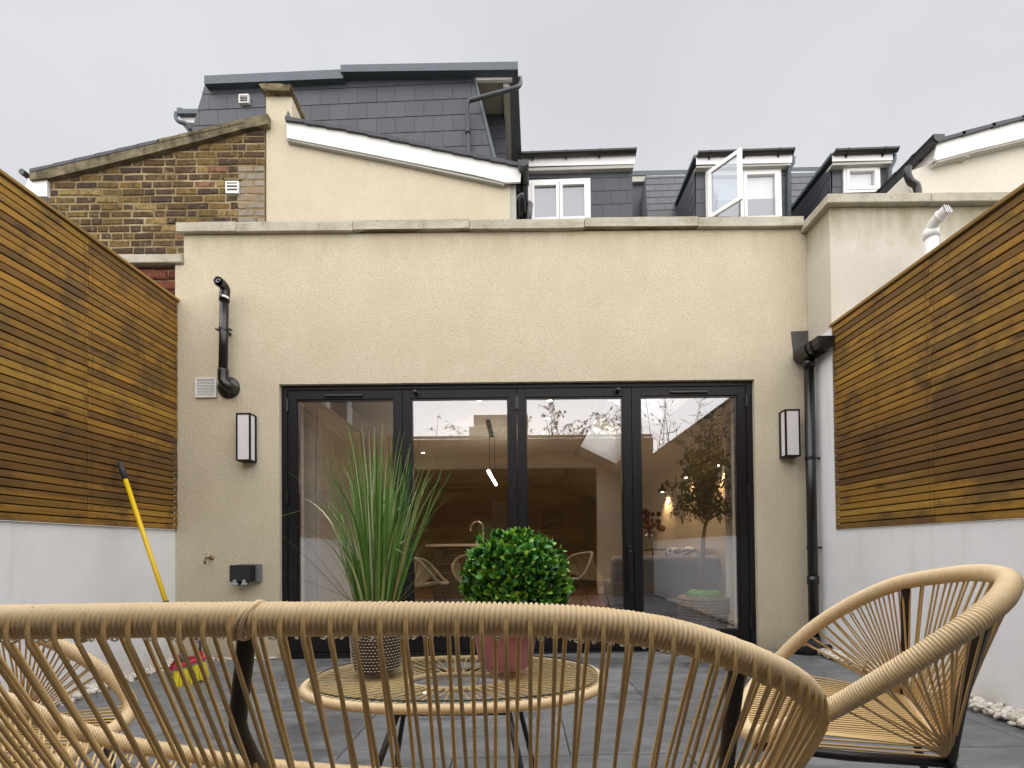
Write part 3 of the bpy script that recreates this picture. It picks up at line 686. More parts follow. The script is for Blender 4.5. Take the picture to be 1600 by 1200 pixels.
# ---------------------------------------------------------------- rendered rear wing
t = thing('rear_wing', 'taller cream rendered rear wing with a white bargeboard and lean-to slate roof', 'building', (-1.3, 4.86, 3))
PW = Plane(4.86)
bm = pp(PW, [(416, 380), (416, 150), (456, 150), (456, 196), (797, 272), (797, 380)], 0, -.25); obj('rendered_wall', bm, M['stucco'], t)
# parapet running back
a = PW.uv(416, 150); b = PW.uv(456, 150)
quad = [(a[0], 5.11, a[1]), (b[0], 5.11, a[1]), (b[0], 5.11, a[1] - 2), (a[0], 5.11, a[1] - 2)]
bm = NB(); quadbox(bm, [(a[0], 5.111, 3.6), (b[0], 5.111, 3.6), (b[0], 5.111, a[1]), (a[0], 5.111, a[1]), (a[0], 6.4, 3.6), (b[0], 6.4, 3.6), (b[0], 6.4, a[1] - .25), (a[0], 6.4, a[1] - .25)]); obj('parapet', bm, M['stucco'], t)
bm = NB(); z = a[1]
quadbox(bm, [(a[0] + .01, 4.80, z), (b[0] + .0, 4.80, z), (b[0] + .02, 4.80, z + .06), (a[0] - .05, 4.80, z + .075), (a[0] - .05, 6.4, z - .25), (b[0] + .07, 6.4, z - .25), (b[0] + .06, 6.4, z - .17), (a[0] - .05, 6.4, z - .17)])
bmesh.ops.subdivide_edges(bm, edges=bm.edges[:], cuts=5)
for v in bm.verts: v.co += Vector((U(-.006, .006), U(-.004, .004), U(-.006, .006)))
obj('parapet_coping', bm, M['mossy'], t)
PWB = Plane(4.80)
bm = pp(PWB, [(448, 187), (540, 203), (640, 223), (740, 243), (815, 258), (813, 284), (790, 285), (740, 273), (640, 253), (540, 233), (448, 215)], 0, -.022); obj('bargeboard', bm, M['upvc'], t)
bm = pp(PWB, [(448, 216), (640, 254.5), (788, 286), (788, 289), (640, 257.5), (448, 219)], -.012, -.056); obj('soffit_strip', bm, M['soffit'], t)
edge = [(445, 181), (540, 197), (640, 218), (740, 239), (819, 255)]
for (x0, y0), (x1, y1) in zip(edge, edge[1:]):
    n_ = 3
    for k in range(n_):
        xa = x0 + (x1 - x0) * k / n_; xb = x0 + (x1 - x0) * (k + 1) / n_ ; ya = y0 + (y1 - y0) * k / n_; yb = y0 + (y1 - y0) * (k + 1) / n_
        bm = pp(PWB, [(xa, ya), (xb, yb), (xb, yb + 4.6), (xa, ya + 6)], .03, -1.6); obj('roof_slate', bm, M['slate_dark'], t)
bm = pp(PWB, [(447, 180), (450, 172), (455, 184)], .02, -.02); obj('lead_soaker', bm, M['lead'], t)
bm = box((-.115, 4.87, 3.6), (-.02, 7.0, PW.uv(797, 288)[1])); obj('side_wall', bm, M['soffit'], t)
# gutter running away along the eave, swan neck and downpipe
zg = PWB.uv(822, 262)[1]
gt = thing('gutter', 'black half round gutter at the right end of the white bargeboard', 'gutter', (.06, 4.7, zg))
bm = NB(); x = .058
prof = [(-.055, 0), (-.052, -.03), (-.035, -.055), (0, -.066), (.035, -.055), (.052, -.03), (.055, 0), (.048, 0), (.045, -.026), (.03, -.048), (0, -.058), (-.03, -.048), (-.045, -.026), (-.048, 0)]
prism(bm, [(x + p[0], 4.70, zg + p[1]) for p in prof], (0, 2.2, 0)); prism(bm, [(x + p[0] * .98, 4.698, zg + p[1]) for p in prof[:7]], (0, .004, 0)); obj('channel', bm, M['blackplastic'], gt)
for y in (4.95, 5.45):
    bm = NB(); prism(bm, [(x + p[0] * 1.15, y, zg + p[1] * 1.15) for p in prof[:7]], (0, .05, 0)); obj('bracket', bm, M['blackplastic'], gt)
dp = thing('downpipe', 'black swan neck downpipe dropping behind the coping from the bargeboard gutter', 'downpipe', (0, 4.9, 3.5))
bm = NB(); tube(bm, spline([(x, 5.2, zg - .05), (x, 5.2, zg - .16), at(815, 305, 5.0), at(803, 313, 4.93), at(802, 325, 4.93), at(802, 365, 4.93)], 8), .030, 12); obj('pipe', bm, M['blackplastic'], dp, True)
bm = NB(); tube(bm, [at(826, 318, 5.3), at(822, 360, 5.3)], .05, 12); obj('outlet', bm, M['blackplastic'], dp, True)

# ---------------------------------------------------------------- main loft dormer
t = thing('loft_dormer', 'large dark slate clad loft dormer with a flat roof above the cream rear wing', 'dormer', (-2.5, 7.4, 4))
PD = Plane(7.31, .035)
reg = uvs(PD, (272, 300), (787, 300), (738, 112), (322, 125))
bm = prism(NB(), [PD.P(u, v, -.02) for u, v in reg], (0, 3, 0)); obj('dormer_wall', bm, M['slate_dark'], t)
pieces('slate', PD, t, M['slate'], reg, .302, .252, .004, .5, .007, -.01, tiltn=.006, jit=.0008)
bm = pp(PD, [(738, 112), (741, 112), (775, 245), (787, 300), (783, 300)], .012, .025); obj('corner_trim', bm, M['lead'], t)
bm = pp(PD, [(319, 118), (536, 108), (536, 122), (319, 131)], .10, -2); obj('roof_edge', bm, M['lead'], t)
bm = pp(PD, [(532, 101), (809, 96), (809, 108.5), (532, 112)], .14, -2); obj('roof_edge', bm, M['lead'], t)
bm = pp(PD, [(736, 110.5), (800, 109.5), (800, 124), (741, 125)], .02, -.03); obj('fascia', bm, M['upvc'], t)
za = PD.uv(770, 124)[1]
xr0 = PD.p(741, 125).x; 
bm = box((xr0, 7.38, za), (-.14, 9.3, za + .05)); obj('soffit', bm, M['soffit_beige'], t)
bm = box((-.215, 7.36, za - .09), (-.115, 9.3, za + .09)); obj('fascia', bm, M['soffit'], t)
PR = Plane(7.92); reg = [(-.95, 5.5), (-.2, 5.5), (-.2, za - .02), (-.75, za - .02)]
pieces('slate', PR, t, M['slate_dark'], reg, .302, .252, .004, .5, .007, 0, tiltn=.006)
bm = prism(NB(), [PR.P(u, v, -.01) for u, v in reg], (0, .5, 0)); obj('recess_wall', bm, M['slate_dark'], t)
gt = thing('gutter', 'long black gutter along the right edge of the large slate loft dormer', 'gutter', (-.05, 7.3, za))
bm = NB(); prism(bm, [(-.055 + p[0] * 1.05, 7.24, za + .14 + p[1] * 1.1) for p in prof], (0, 2.1, 0)); prism(bm, [(-.055 + p[0], 7.238, za + .14 + p[1] * 1.1) for p in prof[:7]], (0, .004, 0)); obj('channel', bm, M['blackplastic'], gt)
dp = thing('downpipe', 'dark diagonal downpipe crossing from the loft dormer gutter to its slates', 'downpipe', (-.8, 7.2, 7))
bm = NB(); tube(bm, spline([at(813, 122, 7.30), at(812, 133, 7.25), at(800, 139, 7.2), at(745, 154, 7.15), at(733, 158, 7.15), at(730, 168, 7.16), at(731, 200, 7.2), at(732, 262, 7.22)], 8), .033, 12); obj('pipe', bm, M['darkpipe'], dp, True)
bm = NB(); tube(bm, [at(731, 203, 7.2), at(731, 209, 7.2)], .043, 12); obj('collar', bm, M['darkpipe'], dp, True)
louvre(PD, 376, 151, 391, 165, 'small white square vent on the slates of the large loft dormer', 3, depth=.05)
bm = NB(); pL = Plane(8.2)
gt = thing('gutter', 'black gutter end and white fascia left of the large loft dormer', 'gutter', pL.p(290, 175))
obj('fascia', pp(pL, [(281, 176), (306, 176), (306, 192), (281, 190)], 0, -.8), M['upvc'], gt)
obj('roof_edge', pp(pL, [(276, 168), (284, 168), (284, 170), (312, 170), (310, 177), (276, 177)], .08, -.8), M['lead'], gt)
bm = NB(); tube(bm, spline([pL.p(276, 176, .1), pL.p(275, 184, .1), pL.p(280, 190, .1), pL.p(292, 194, .08), pL.p(298, 203, .05)], 6), .034, 10); obj('pipe', bm, M['lead'], gt, True)

# ---------------------------------------------------------------- windows on dormers
def window(pl, x0, y0, x1, y1, parent, lights, bar=4.5, n=.03, blind=None, name='window'):
    """upvc window: frame + one part per light with pane; pixel outline"""
    (a, b), (c, d) = pl.uv(x0, y1), pl.uv(x1, y0)
    f = bar / F * pl.O.y
    bm = NB()
    def bb(B, u0, u1, v0, v1, n0, n1): prism(B, [pl.P(u0, v0, n0), pl.P(u1, v0, n0), pl.P(u1, v1, n0), pl.P(u0, v1, n0)], pl.N * (n1 - n0))
    bb(bm, a, a + f, b, d, n, -.04); bb(bm, c - f, c, b, d, n, -.04); bb(bm, a + f, c - f, d - f, d, n, -.04); bb(bm, a + f, c - f, b, b + f, n, -.04)
    wo = obj(name, bm, M['upvc'], parent)
    wd = (c - a - 2 * f) / lights
    for i in range(lights):
        u0 = a + f + i * wd; u1 = u0 + wd; s_ = NB(); g_ = f * 1.15
        bb(s_, u0 + .004, u0 + g_, b + f, d - f, n + .012, -.03); bb(s_, u1 - g_, u1 - .004, b + f, d - f, n + .012, -.03); bb(s_, u0 + g_, u1 - g_, d - f - g_, d - f, n + .012, -.03); bb(s_, u0 + g_, u1 - g_, b + f, b + f + g_, n + .012, -.03)
        obj('sash', s_, M['upvc'], wo)
        q = NB(); q.faces.new([q.verts.new(pl.P(*e)) for e in ((u0 + g_, b + f + g_, 0), (u1 - g_, b + f + g_, 0), (u1 - g_, d - f - g_, 0), (u0 + g_, d - f - g_, 0))]); obj('pane', q, M['winpane'], wo)
        if blind:
            q = NB(); zz = d - (d - b) * blind; bb(q, u0 + g_ * .9, u1 - g_ * .9, zz, d - f, -.06, -.065); obj('blind', q, M['blind'], wo)
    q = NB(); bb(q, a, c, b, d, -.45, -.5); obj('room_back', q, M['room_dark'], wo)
    return wo, (a, b, c, d, f)
def gutter_front(pl, x0, x1, y, label, ends=True, r=.055):
    (a, va), (b, vb) = pl.uv(x0, y - 3, .16), pl.uv(x1, y - 3 - (x1 - x0) * .02, .16)
    v = (va + vb) / 2
    t_ = thing('gutter', label, 'gutter', pl.P((a + b) / 2, v, .1))
    bm = NB(); pr = [(p[0], p[1]) for p in prof]
    prism(bm, [pl.P(a, v + p[1] + .0, .16 + p[0] * 1.0) for p in pr], pl.U * (b - a)); obj('channel', bm, M['blackplastic'], t_)
    for u in (a, b - .015):
        bm = NB(); prism(bm, [pl.P(u, v + p[1] * 1.1 + .004, .16 + p[0] * 1.1) for p in prof[:7]], pl.U * .015); obj('end_stop', bm, M['blackplastic'], t_)
    k = a + .2
    while k < b - .1:
        bm = NB(); prism(bm, [pl.P(k, v + p[1] * 1.15 + .0, .16 + p[0] * 1.15) for p in prof[:7]], pl.U * .03); prism(bm, [pl.P(k, v - .02, .122), pl.P(k + .03, v - .02, .122), pl.P(k + .03, v - .10, .122), pl.P(k, v - .10, .122)], pl.N * .02); obj('bracket', bm, M['blackplastic'], t_); k += .62
    return t_
KT = .03
# mid dormer
PM = Plane(8.85, KT)
t = thing('slate_dormer', 'wide slate clad dormer with a white double window beside the large loft dormer', 'dormer', PM.p(900, 340))
reg = uvs(PM, (818, 380), (988, 380), (988, 262), (818, 266))
obj('dormer_wall', prism(NB(), [PM.P(u, v, -.07) for u, v in reg], (0, 3, 0)), M['slate_dark'], t)
R_ = uvs(PM, (921, 380), (988, 380), (988, 268), (921, 271)); pieces('slate', PM, t, M['slate'], R_, .302, .252, .004, .5, .007, -.01, tiltn=.006)
R_ = uvs(PM, (818, 279), (921, 278), (921, 271), (818, 273)); pieces('slate', PM, t, M['slate'], R_, .302, .252, .004, .5, .007, -.01, tiltn=.006)
obj('fascia', pp(PM, [(816, 246), (992, 240), (992, 256), (816, 260)], .10, .085), M['upvc'], t)
obj('soffit', pp(PM, [(816, 262.5), (990, 257.5), (990, 262), (816, 267)], .09, -.06), M['soffit'], t)
obj('flat_roof', pp(PM, [(814, 241), (994, 237), (994, 241), (814, 246)], .09, -3), M['lead'], t)
window(PM, 826, 280, 922, 352, t, 2, 4.5)
gutter_front(PM, 814, 994, 242, 'black gutter across the top of the wide dormer with the double window')
# terrace roof: mansard slope behind
PS = Plane(9.35, KT, R(20), 6.6)
t = thing('terrace_roof', 'dark slate mansard roof slope between the dormers of the terrace', 'roof', (4, 9.3, 4))
YS = [(990, 380), (1110, 380), (1095, 274), (1010, 276)]
for quad_ in (((1014, 380), (1105, 380), (1105, 273), (1008, 275)), ((1222, 380), (1330, 380), (1310, 268), (1222, 270))):
    R_ = uvs(PS, *quad_)
    obj('roof_deck', prism(NB(), [PS.P(u, v, -.02) for u, v in R_], -PS.N * .4), M['slate_dark'], t)
    pieces('slate', PS, t, M['slate'], R_, .302, .20, .004, .5, .007, -.01, tiltn=.006)
PS2 = Plane(10.6, KT)
obj('ridge_cap', pp(PS2, [(985, 267), (1310, 260), (1310, 268), (985, 274)], .1, -1), M['lead'], t)
obj('flashing', pp(PS2, [(1010, 274.5), (1072, 273), (1072, 276.5), (1010, 278)], .14, .1), M['upvc'], t)
obj('flashing', pp(PS2, [(1236, 268.5), (1274, 268), (1274, 271), (1236, 271.5)], .14, .1), M['upvc'], t)
obj('party_wall', pp(PS2, [(986, 275), (1014, 274), (1014, 400), (986, 400)], .0, -.5), M['slate_dark'], t)
obj('party_wall_cap', pp(PS2, [(988, 275), (1009, 274.5), (1009, 283), (988, 284)], .08, .01), M['soffit'], t)
# casement dormer
PC = Plane(8.75, KT)
t = thing('casement_dormer', 'slate dormer with one white casement window standing wide open', 'dormer', PC.p(1160, 340))
a0 = PC.uv(1087, 380); a1 = PC.uv(1232, 256)
def dormer_box(pl, x0, x1, ytop, t_, k=2.2):
    (a, b), (c, d) = pl.uv(x0, 385), pl.uv(x1, ytop)
    o = obj('dormer_wall', prism(NB(), [pl.P(a, b, -.07), pl.P(c, b, -.07), pl.P(c, d, -.07), pl.P(a, d, -.07)], (0, k, 0)), M['slate_dark'], t_)
    # cheek slates on the left side
    ck = Plane(0); ck.O = pl.P(a, 0, 0); ck.U = -pl.N; ck.V = Vector((0, 0, 1)); ck.N = -pl.U
    pieces('slate', ck, t_, M['slate'], [(0.0, b), (k, b), (k, d), (0, d)], .302, .252, .004, .5, .007, -.004, tiltn=.006)
    return a, b, c, d
dormer_box(PC, 1087, 1233, 258, t)
for r_ in ([(1087.5, 380), (1103, 380), (1103, 261), (1087.5, 262)], [(1219, 380), (1233, 380), (1233, 257), (1219, 258)]):
    pieces('slate', PC, t, M['slate'], uvs(PC, *r_), .302, .252, .004, .5, .007, -.01, tiltn=.006)
obj('fascia', pp(PC, [(1088, 246), (1238, 240), (1238, 254), (1088, 257)], .12, .105), M['upvc'], t)
obj('soffit', pp(PC, [(1088, 259.5), (1236, 255.5), (1236, 258), (1088, 262)], .11, -.06), M['soffit'], t)
obj('flat_roof', pp(PC, [(1084, 242), (1241, 237), (1241, 241), (1084, 247)], .10, -2.3), M['lead'], t)
wo, (wa, wb, wc, wd_, wf) = window(PC, 1103, 264, 1219, 352, t, 2, 4.5, blind=.5)
# the left sash swings out: hinge at left
hp = PC.P(wa + wf, wb + wf, .05); wdt = (wc - wa - 2 * wf) / 2; hh = wd_ - wb - 2 * wf; ang = R(52)
dU = (PC.U * math.cos(ang) + PC.N * math.sin(ang)); dN = dU.cross(Vector((0, 0, 1))).normalized()
s_ = NB()
def sb(B, u0, u1, v0, v1, n0=0, n1=.05): prism(B, [hp + dU * u0 + Vector((0, 0, v0)) + dN * n0, hp + dU * u1 + Vector((0, 0, v0)) + dN * n0, hp + dU * u1 + Vector((0, 0, v1)) + dN * n0, hp + dU * u0 + Vector((0, 0, v1)) + dN * n0], dN * (n1 - n0))
WW = wdt * 1.0; ff = .07
sb(s_, 0, ff, 0, hh); sb(s_, WW - ff, WW, 0, hh); sb(s_, ff, WW - ff, 0, ff); sb(s_, ff, WW - ff, hh - ff, hh)
M['sashpane'] = glass('casement_glass', .16, (.62, .66, .70))
o = obj('open_casement', s_, M['upvc'], t)
q = NB(); sb(q, ff, WW - ff, ff, hh - ff, .02, .024); obj('pane', q, M['sashpane'], o)
gutter_front(PC, 1090, 1240, 241, 'black gutter over the dormer with the open casement window')
dp = thing('downpipe', 'thin black downpipe at the right corner of the open casement dormer', 'downpipe', PC.p(1237, 340))
bm = NB(); tube(bm, [PC.p(1240, 246, .1), PC.p(1239, 255, .1), PC.p(1233, 266, .06), PC.p(1233, 380, .06)], .035, 8); obj('pipe', bm, M['lead'], dp, True)
# small dormer
PE = Plane(8.45, KT)
t = thing('small_dormer', 'small slate dormer with a single square white window near the right white gable', 'dormer', PE.p(1340, 340))
dormer_box(PE, 1300, 1389, 254, t)
for r_ in ([(1300.5, 380), (1317, 380), (1317, 257), (1300.5, 257)], [(1373, 380), (1389, 380), (1389, 255), (1373, 255)], [(1317, 380), (1373, 380), (1373, 303), (1317, 304)]):
    pieces('slate', PE, t, M['slate'], uvs(PE, *r_), .302, .252, .004, .5, .007, -.01, tiltn=.006)
obj('fascia', pp(PE, [(1301, 243), (1395, 240), (1395, 250), (1301, 252)], .12, .105), M['upvc'], t)
obj('soffit', pp(PE, [(1301, 254.5), (1394, 251.5), (1394, 255), (1301, 258)], .11, -.06), M['soffit'], t)
obj('flat_roof', pp(PE, [(1298, 239), (1399, 235), (1399, 240), (1298, 244)], .10, -2.3), M['lead'], t)
window(PE, 1317, 260, 1373, 303, t, 1, 4, blind=.86)
gutter_front(PE, 1304, 1402, 238, 'black gutter over the small single window dormer')
dp = thing('downpipe', 'thin black downpipe at the right corner of the small dormer', 'downpipe', PE.p(1391, 340))
bm = NB(); tube(bm, [PE.p(1398, 243, .1), PE.p(1397, 252, .1), PE.p(1390, 266, .06), PE.p(1389, 380, .06)], .035, 8); obj('pipe', bm, M['lead'], dp, True)
# main house body behind everything (hidden base of the terrace)
t = thing('terrace_house', 'body of the terraced houses carrying the slate dormers, mostly hidden behind the extension', 'building', (0, 10, 0))
obj('rear_wall', box((-6.5, 12.4, 0), (9, 12.7, 5.6)), M['stucco'], t)

# ---------------------------------------------------------------- right neighbour
t = thing('neighbour_extension', 'pale stained rendered extension next door behind the right fence', 'building', (3.5, 3.33, 0))
obj('rendered_wall', box((2.214, 3.335, -.1), (6.5, 7.0, 3.225)), M['stucco_stained'], t)
obj('painted_return', box((2.2115, 3.331, .0), (2.2135, YF - .001, 2.36)), M['white_wall'], t)
cc = [2.17, 2.9, 3.65, 4.4, 5.2, 6.5]
for i, (a, b) in enumerate(zip(cc, cc[1:])):
    bm = box((a + .002, 3.285, 3.228), (b - .002, 3.55, 3.292)); bev(bm, .004); obj('coping_stone', bm, M['coping'], t)
bm = box((2.17, 3.552, 3.228), (2.40, 7, 3.292)); bev(bm, .004); obj('coping_stone', bm, M['coping'], t)
# white gable house, far right
PG = Plane(5.0)
t = thing('white_gable_house', 'white rendered gable with a white bargeboard and dark tiled verge at the right edge', 'building', PG.p(1520, 300))
obj('rendered_wall', pp(PG, [(1420, 345), (1420, 268), (1465, 252), (1640, 208), (1640, 345)], 0, -3), M['stucco_pale'], t)
obj('bargeboard', pp(PG, [(1464, 222), (1520, 207), (1640, 176), (1640, 206), (1520, 235), (1465, 250), (1461, 248)], .10, .08), M['upvc'], t)
obj('soffit_strip', pp(PG, [(1465, 250.5), (1520, 235.5), (1640, 206.5), (1640, 210), (1520, 239), (1465, 254)], .09, .0), M['soffit'], t)
vt_ = [(1457, 218), (1503, 205), (1550, 192), (1597, 180), (1640, 169)]
for (x0, y0), (x1, y1) in zip(vt_, vt_[1:]):
    obj('roof_tile', pp(PG, [(x0, y0), (x1 + 6, y1 - .5), (x1 + 6, y1 + 4), (x0 + 3, y0 + 6)], .13, -1.8), M['slate_dark'], t)
xg = PG.p(1452, 232).x; zg2 = PG.p(1452, 232).z
obj('eave_fascia', box((xg + .02, 4.92, zg2 - .16), (xg + .05, 8, zg2 + .03)), M['upvc'], t)
obj('eave_soffit', box((xg + .05, 4.92, zg2 - .16), (xg + .35, 8, zg2 - .14)), M['soffit'], t)
gt = thing('gutter', 'black gutter running up the eave of the white gable at the right', 'gutter', (xg, 5, zg2))
bm = NB(); prism(bm, [(xg - .02 + p[0] * 1.1, 4.86, zg2 + .03 + p[1] * 1.2) for p in prof], (0, 2.6, 0)); prism(bm, [(xg - .02 + p[0] * 1.08, 4.855, zg2 + .03 + p[1] * 1.2) for p in prof[:7]], (0, .005, 0)); obj('channel', bm, M['blackplastic'], gt)
for y in (5.1, 5.35, 5.6):
    bm = NB(); prism(bm, [(xg - .02 + p[0] * 1.25, y, zg2 + .03 + p[1] * 1.3) for p in prof[:7]], (0, .05, 0)); obj('bracket', bm, M['blackplastic'], gt)
bm = NB(); tube(bm, spline([at(1419, 262, 4.93), at(1418, 272, 4.93), at(1423, 284, 4.93), at(1433, 294, 4.93), at(1435, 330, 4.93)], 8), .036, 12); obj('swan_neck', bm, M['blackplastic'], gt, True)
# white vent pipe
t = thing('soil_pipe', 'white plastic vent pipe with an angled open top beside the right fence', 'pipe', at(1455, 430, 3.05))
bm = NB(); tube(bm, [at(1456, 460, 3.1), at(1455, 362, 3.1)], .037, 16); obj('pipe', bm, M['upvc'], t, True)
bm = NB(); tube(bm, [at(1455, 372, 3.1), at(1454.5, 359, 3.1)], .043, 16); obj('collar', bm, M['upvc'], t, True)
e0, e1, e2 = at(1454, 361, 3.1), at(1461, 346, 3.06), at(1481, 326, 2.98)
bm = NB(); tube(bm, [e0, e1, e2], [.036, .035, .035], 16, cap=False); tube(bm, [e1 + (e2 - e1) * .35, e1 + (e2 - e1) * .5], .039, 16)
obj('elbow', bm, M['upvc'], t, True)
bm = NB(); dd = (e2 - e1).normalized(); fr_ = frame_along([e1, e2])[1]
lathe(bm, (0, 0, 0), [(.031, -.002), (.031, .002)], 16); mt = Matrix((fr_[1], fr_[2], dd)).transposed().to_4x4(); mt.translation = e2 - dd * .012; bmesh.ops.transform(bm, matrix=mt, verts=bm.verts); obj('opening', bm, M['greyplastic'], t)
bm = NB()
for q in (-.016, 0, .016): tube(bm, [e2 + fr_[1] * -.03 + fr_[2] * q, e2 + fr_[1] * .03 + fr_[2] * q], .0025, 6)
obj('guard', bm, M['upvc'], t)

# ================================================================== FACADE FIXTURES
PF = Plane(YF)
bm = pp(PF, [(1236, 518), (1271, 516), (1270, 548), (1240, 557)], .004, 0); bmesh.ops.subdivide_edges(bm, edges=bm.edges[:], cuts=3)
for v in bm.verts: v.co.y += U(-.002, .001)
o = obj('lead_flashing', bm, M['flashing']); o['label'] = 'grey lead flashing patch on the cream wall above the black gutter'; o['category'] = 'flashing'
# gutter by the right corner
zg3 = at(1258, 556, 3.52).z
gt = thing('gutter', 'short black gutter end running towards the right fence above a downpipe', 'gutter', (2.12, 3.5, zg3))
bm = NB(); pr2 = [(p[0] * 1.15, p[1] * 1.35) for p in prof]; xg3 = 2.145
prism(bm, [(xg3 + p[0], 3.585, zg3 + .045 + p[1]) for p in pr2], (0, -.30, .0)); prism(bm, [(xg3 + p[0], 3.29, zg3 + .045 + p[1]) for p in pr2[:7]], (0, -.006, 0)); prism(bm, [(xg3 + p[0], 3.588, zg3 + .045 + p[1]) for p in pr2[:7]], (0, -.006, 0)); obj('channel', bm, M['blackplastic'], gt)
bm = NB(); pr3 = [(p[0] * 1.3, p[1] * 1.5) for p in prof]
prism(bm, [(xg3 + p[0], 3.53, zg3 + .045 + p[1]) for p in pr3[:7]], (0, -.1, 0)); obj('running_outlet', bm, M['blackplastic'], gt)
bm = NB(); prism(bm, [(xg3 + p[0], 3.40, zg3 + .045 + p[1]) for p in pr3[:7]], (0, -.03, 0)); obj('union_clip', bm, M['blackplastic'], gt)
XPd, YPd = 2.142, 3.49
dp = thing('downpipe', 'tall black downpipe in the right corner between cream wall and white wall', 'downpipe', (XPd, YPd, 0))
bm = NB(); tube(bm, [(XPd, YPd, zg3), (XPd, YPd, .14)], .034, 20); obj('pipe', bm, M['blackplastic'], dp, True)
bm = NB(); tube(bm, spline([(XPd, YPd, .16), (XPd, YPd, .10), (XPd - .04, YPd - .01, .07)], 5), .041, 16); obj('shoe', bm, M['blackplastic'], dp, True)
for z in (zg3 - .04, .60):
    bm = NB(); tube(bm, [(XPd, YPd, z), (XPd, YPd, z - .06)], .040, 20); obj('socket', bm, M['blackplastic'], dp, True)
for z in (1.48, .82):
    bm = NB(); tube(bm, [(XPd, YPd, z), (XPd, YPd, z - .022)], .039, 20); bx(bm, (XPd + .03, YPd - .006, z - .018), (2.2115, YPd + .006, z - .004)); obj('clip', bm, M['blackplastic'], dp)
bm = NB(); ball(bm, at(1262, 1012, 3.40), .085, 3, (1, .7, .75)); tube(bm, [at(1240, 1015, 3.42), at(1300, 1014, 3.42)], .035, 10)
o = obj('drain_cover', bm, M['blackplastic'], smooth=True); o['label'] = 'black plastic drain hopper at the foot of the right downpipe'; o['category'] = 'drain'
# black vent pipe on the left
t = thing('vent_pipe', 'black plastic vent pipe with elbow and round flange on the left of the cream wall', 'pipe', at(350, 600, 3.5))
yp = 3.53
c1, c2 = at(358, 605, yp), at(349, 590, yp)
bm = NB(); lathe(bm, at(358, 606, YF), [(.084, 0), (.084, -.008), (.078, -.018), (.062, -.026), (.055, -.04)], 32, 'Y'); obj('flange', bm, M['blackplastic'], t, True)
bm = NB(); tube(bm, spline([Vector((c1.x, YF - .02, c1.z)), Vector((c1.x - .012, yp - .005, c1.z + .01)), c2 + Vector((0, 0, -.02)), c2 + Vector((0, 0, .06))], 8), .036, 18); obj('lower_elbow', bm, M['blackplastic'], t, True)
bm = NB(); tube(bm, [at(348.5, 582, yp), at(350.5, 470, yp)], .0305, 20); obj('pipe', bm, M['blackplastic'], t, True)
for ya, yb in ((586, 577), (471, 459)):
    bm = NB(); tube(bm, [at(348.5 + (586 - ya) / 60, ya, yp), at(348.6 + (586 - yb) / 60, yb, yp)], .0355, 20); obj('collar', bm, M['blackplastic'], t, True)
bm = NB(); ev = spline([at(351, 462, yp), at(351.5, 452, yp - .005), at(347, 444, yp - .04), at(341, 439.5, yp - .085)], 8); tube(bm, ev, .0345, 20, cap=False); obj('elbow', bm, M['blackplastic'], t, True)
bm = NB(); tube(bm, [ev[-1], ev[-1] - (ev[-1] - ev[-3]).normalized() * .02], .030, 20, cap=False); obj('rim', bm, M['greyplastic'], t, True)
sp = [ev[-1] + Vector((math.cos(a) * .018 * (1 - a / 9), -.004, math.sin(a) * .018 * (1 - a / 9))) for a in [k * .35 for k in range(18)]]
bm = NB(); tube(bm, sp, .0016, 5); obj('wire_guard', bm, M['upvc'], t, True)
bm = NB(); lp = at(354, 466, yp); tube(bm, [lp + Vector((-.002, -.0, 0)), lp + Vector((.0, 0, -.02))], .01, 4)
lab = NB()
for k in range(6):
    a0_, a1_ = -.2 + k * .22 - 1.3, -.2 + (k + 1) * .22 - 1.3; cpt = at(351, 466, yp)
    q = [lab.verts.new((cpt.x + .0362 * math.cos(a), cpt.y + .0362 * math.sin(a), cpt.z + zz - .012 * math.sin(a * .5))) for a, zz in ((a0_, -.012), (a1_, -.012), (a1_, .004), (a0_, .004))]; lab.faces.new(q)
bm.free(); obj('paper_label', lab, M['upvc'], t)
zc_ = at(349, 515, yp).z
bm = NB(); xc_ = at(349.6, 515, yp).x; tube(bm, [(xc_, yp, zc_ - .008), (xc_, yp, zc_ + .008)], .0345, 18)
for s_ in (-1, 1): bx(bm, (xc_ + s_ * .033, yp - .005, zc_ - .005), (xc_ + s_ * .055, yp + .005, zc_ + .005)); lathe(bm, (xc_ + s_ * .05, yp, zc_), [(.007, -.016), (.007, .016)], 8, 'Y')
bx(bm, (xc_ - .01, yp + .03, zc_ - .01), (xc_ + .01, YF, zc_ + .01)); obj('bracket', bm, M['blackplastic'], t)
louvre(PF, 307, 591, 340, 622, 'white louvred vent grille on the cream wall beside the black vent pipe', 11, depth=.018)
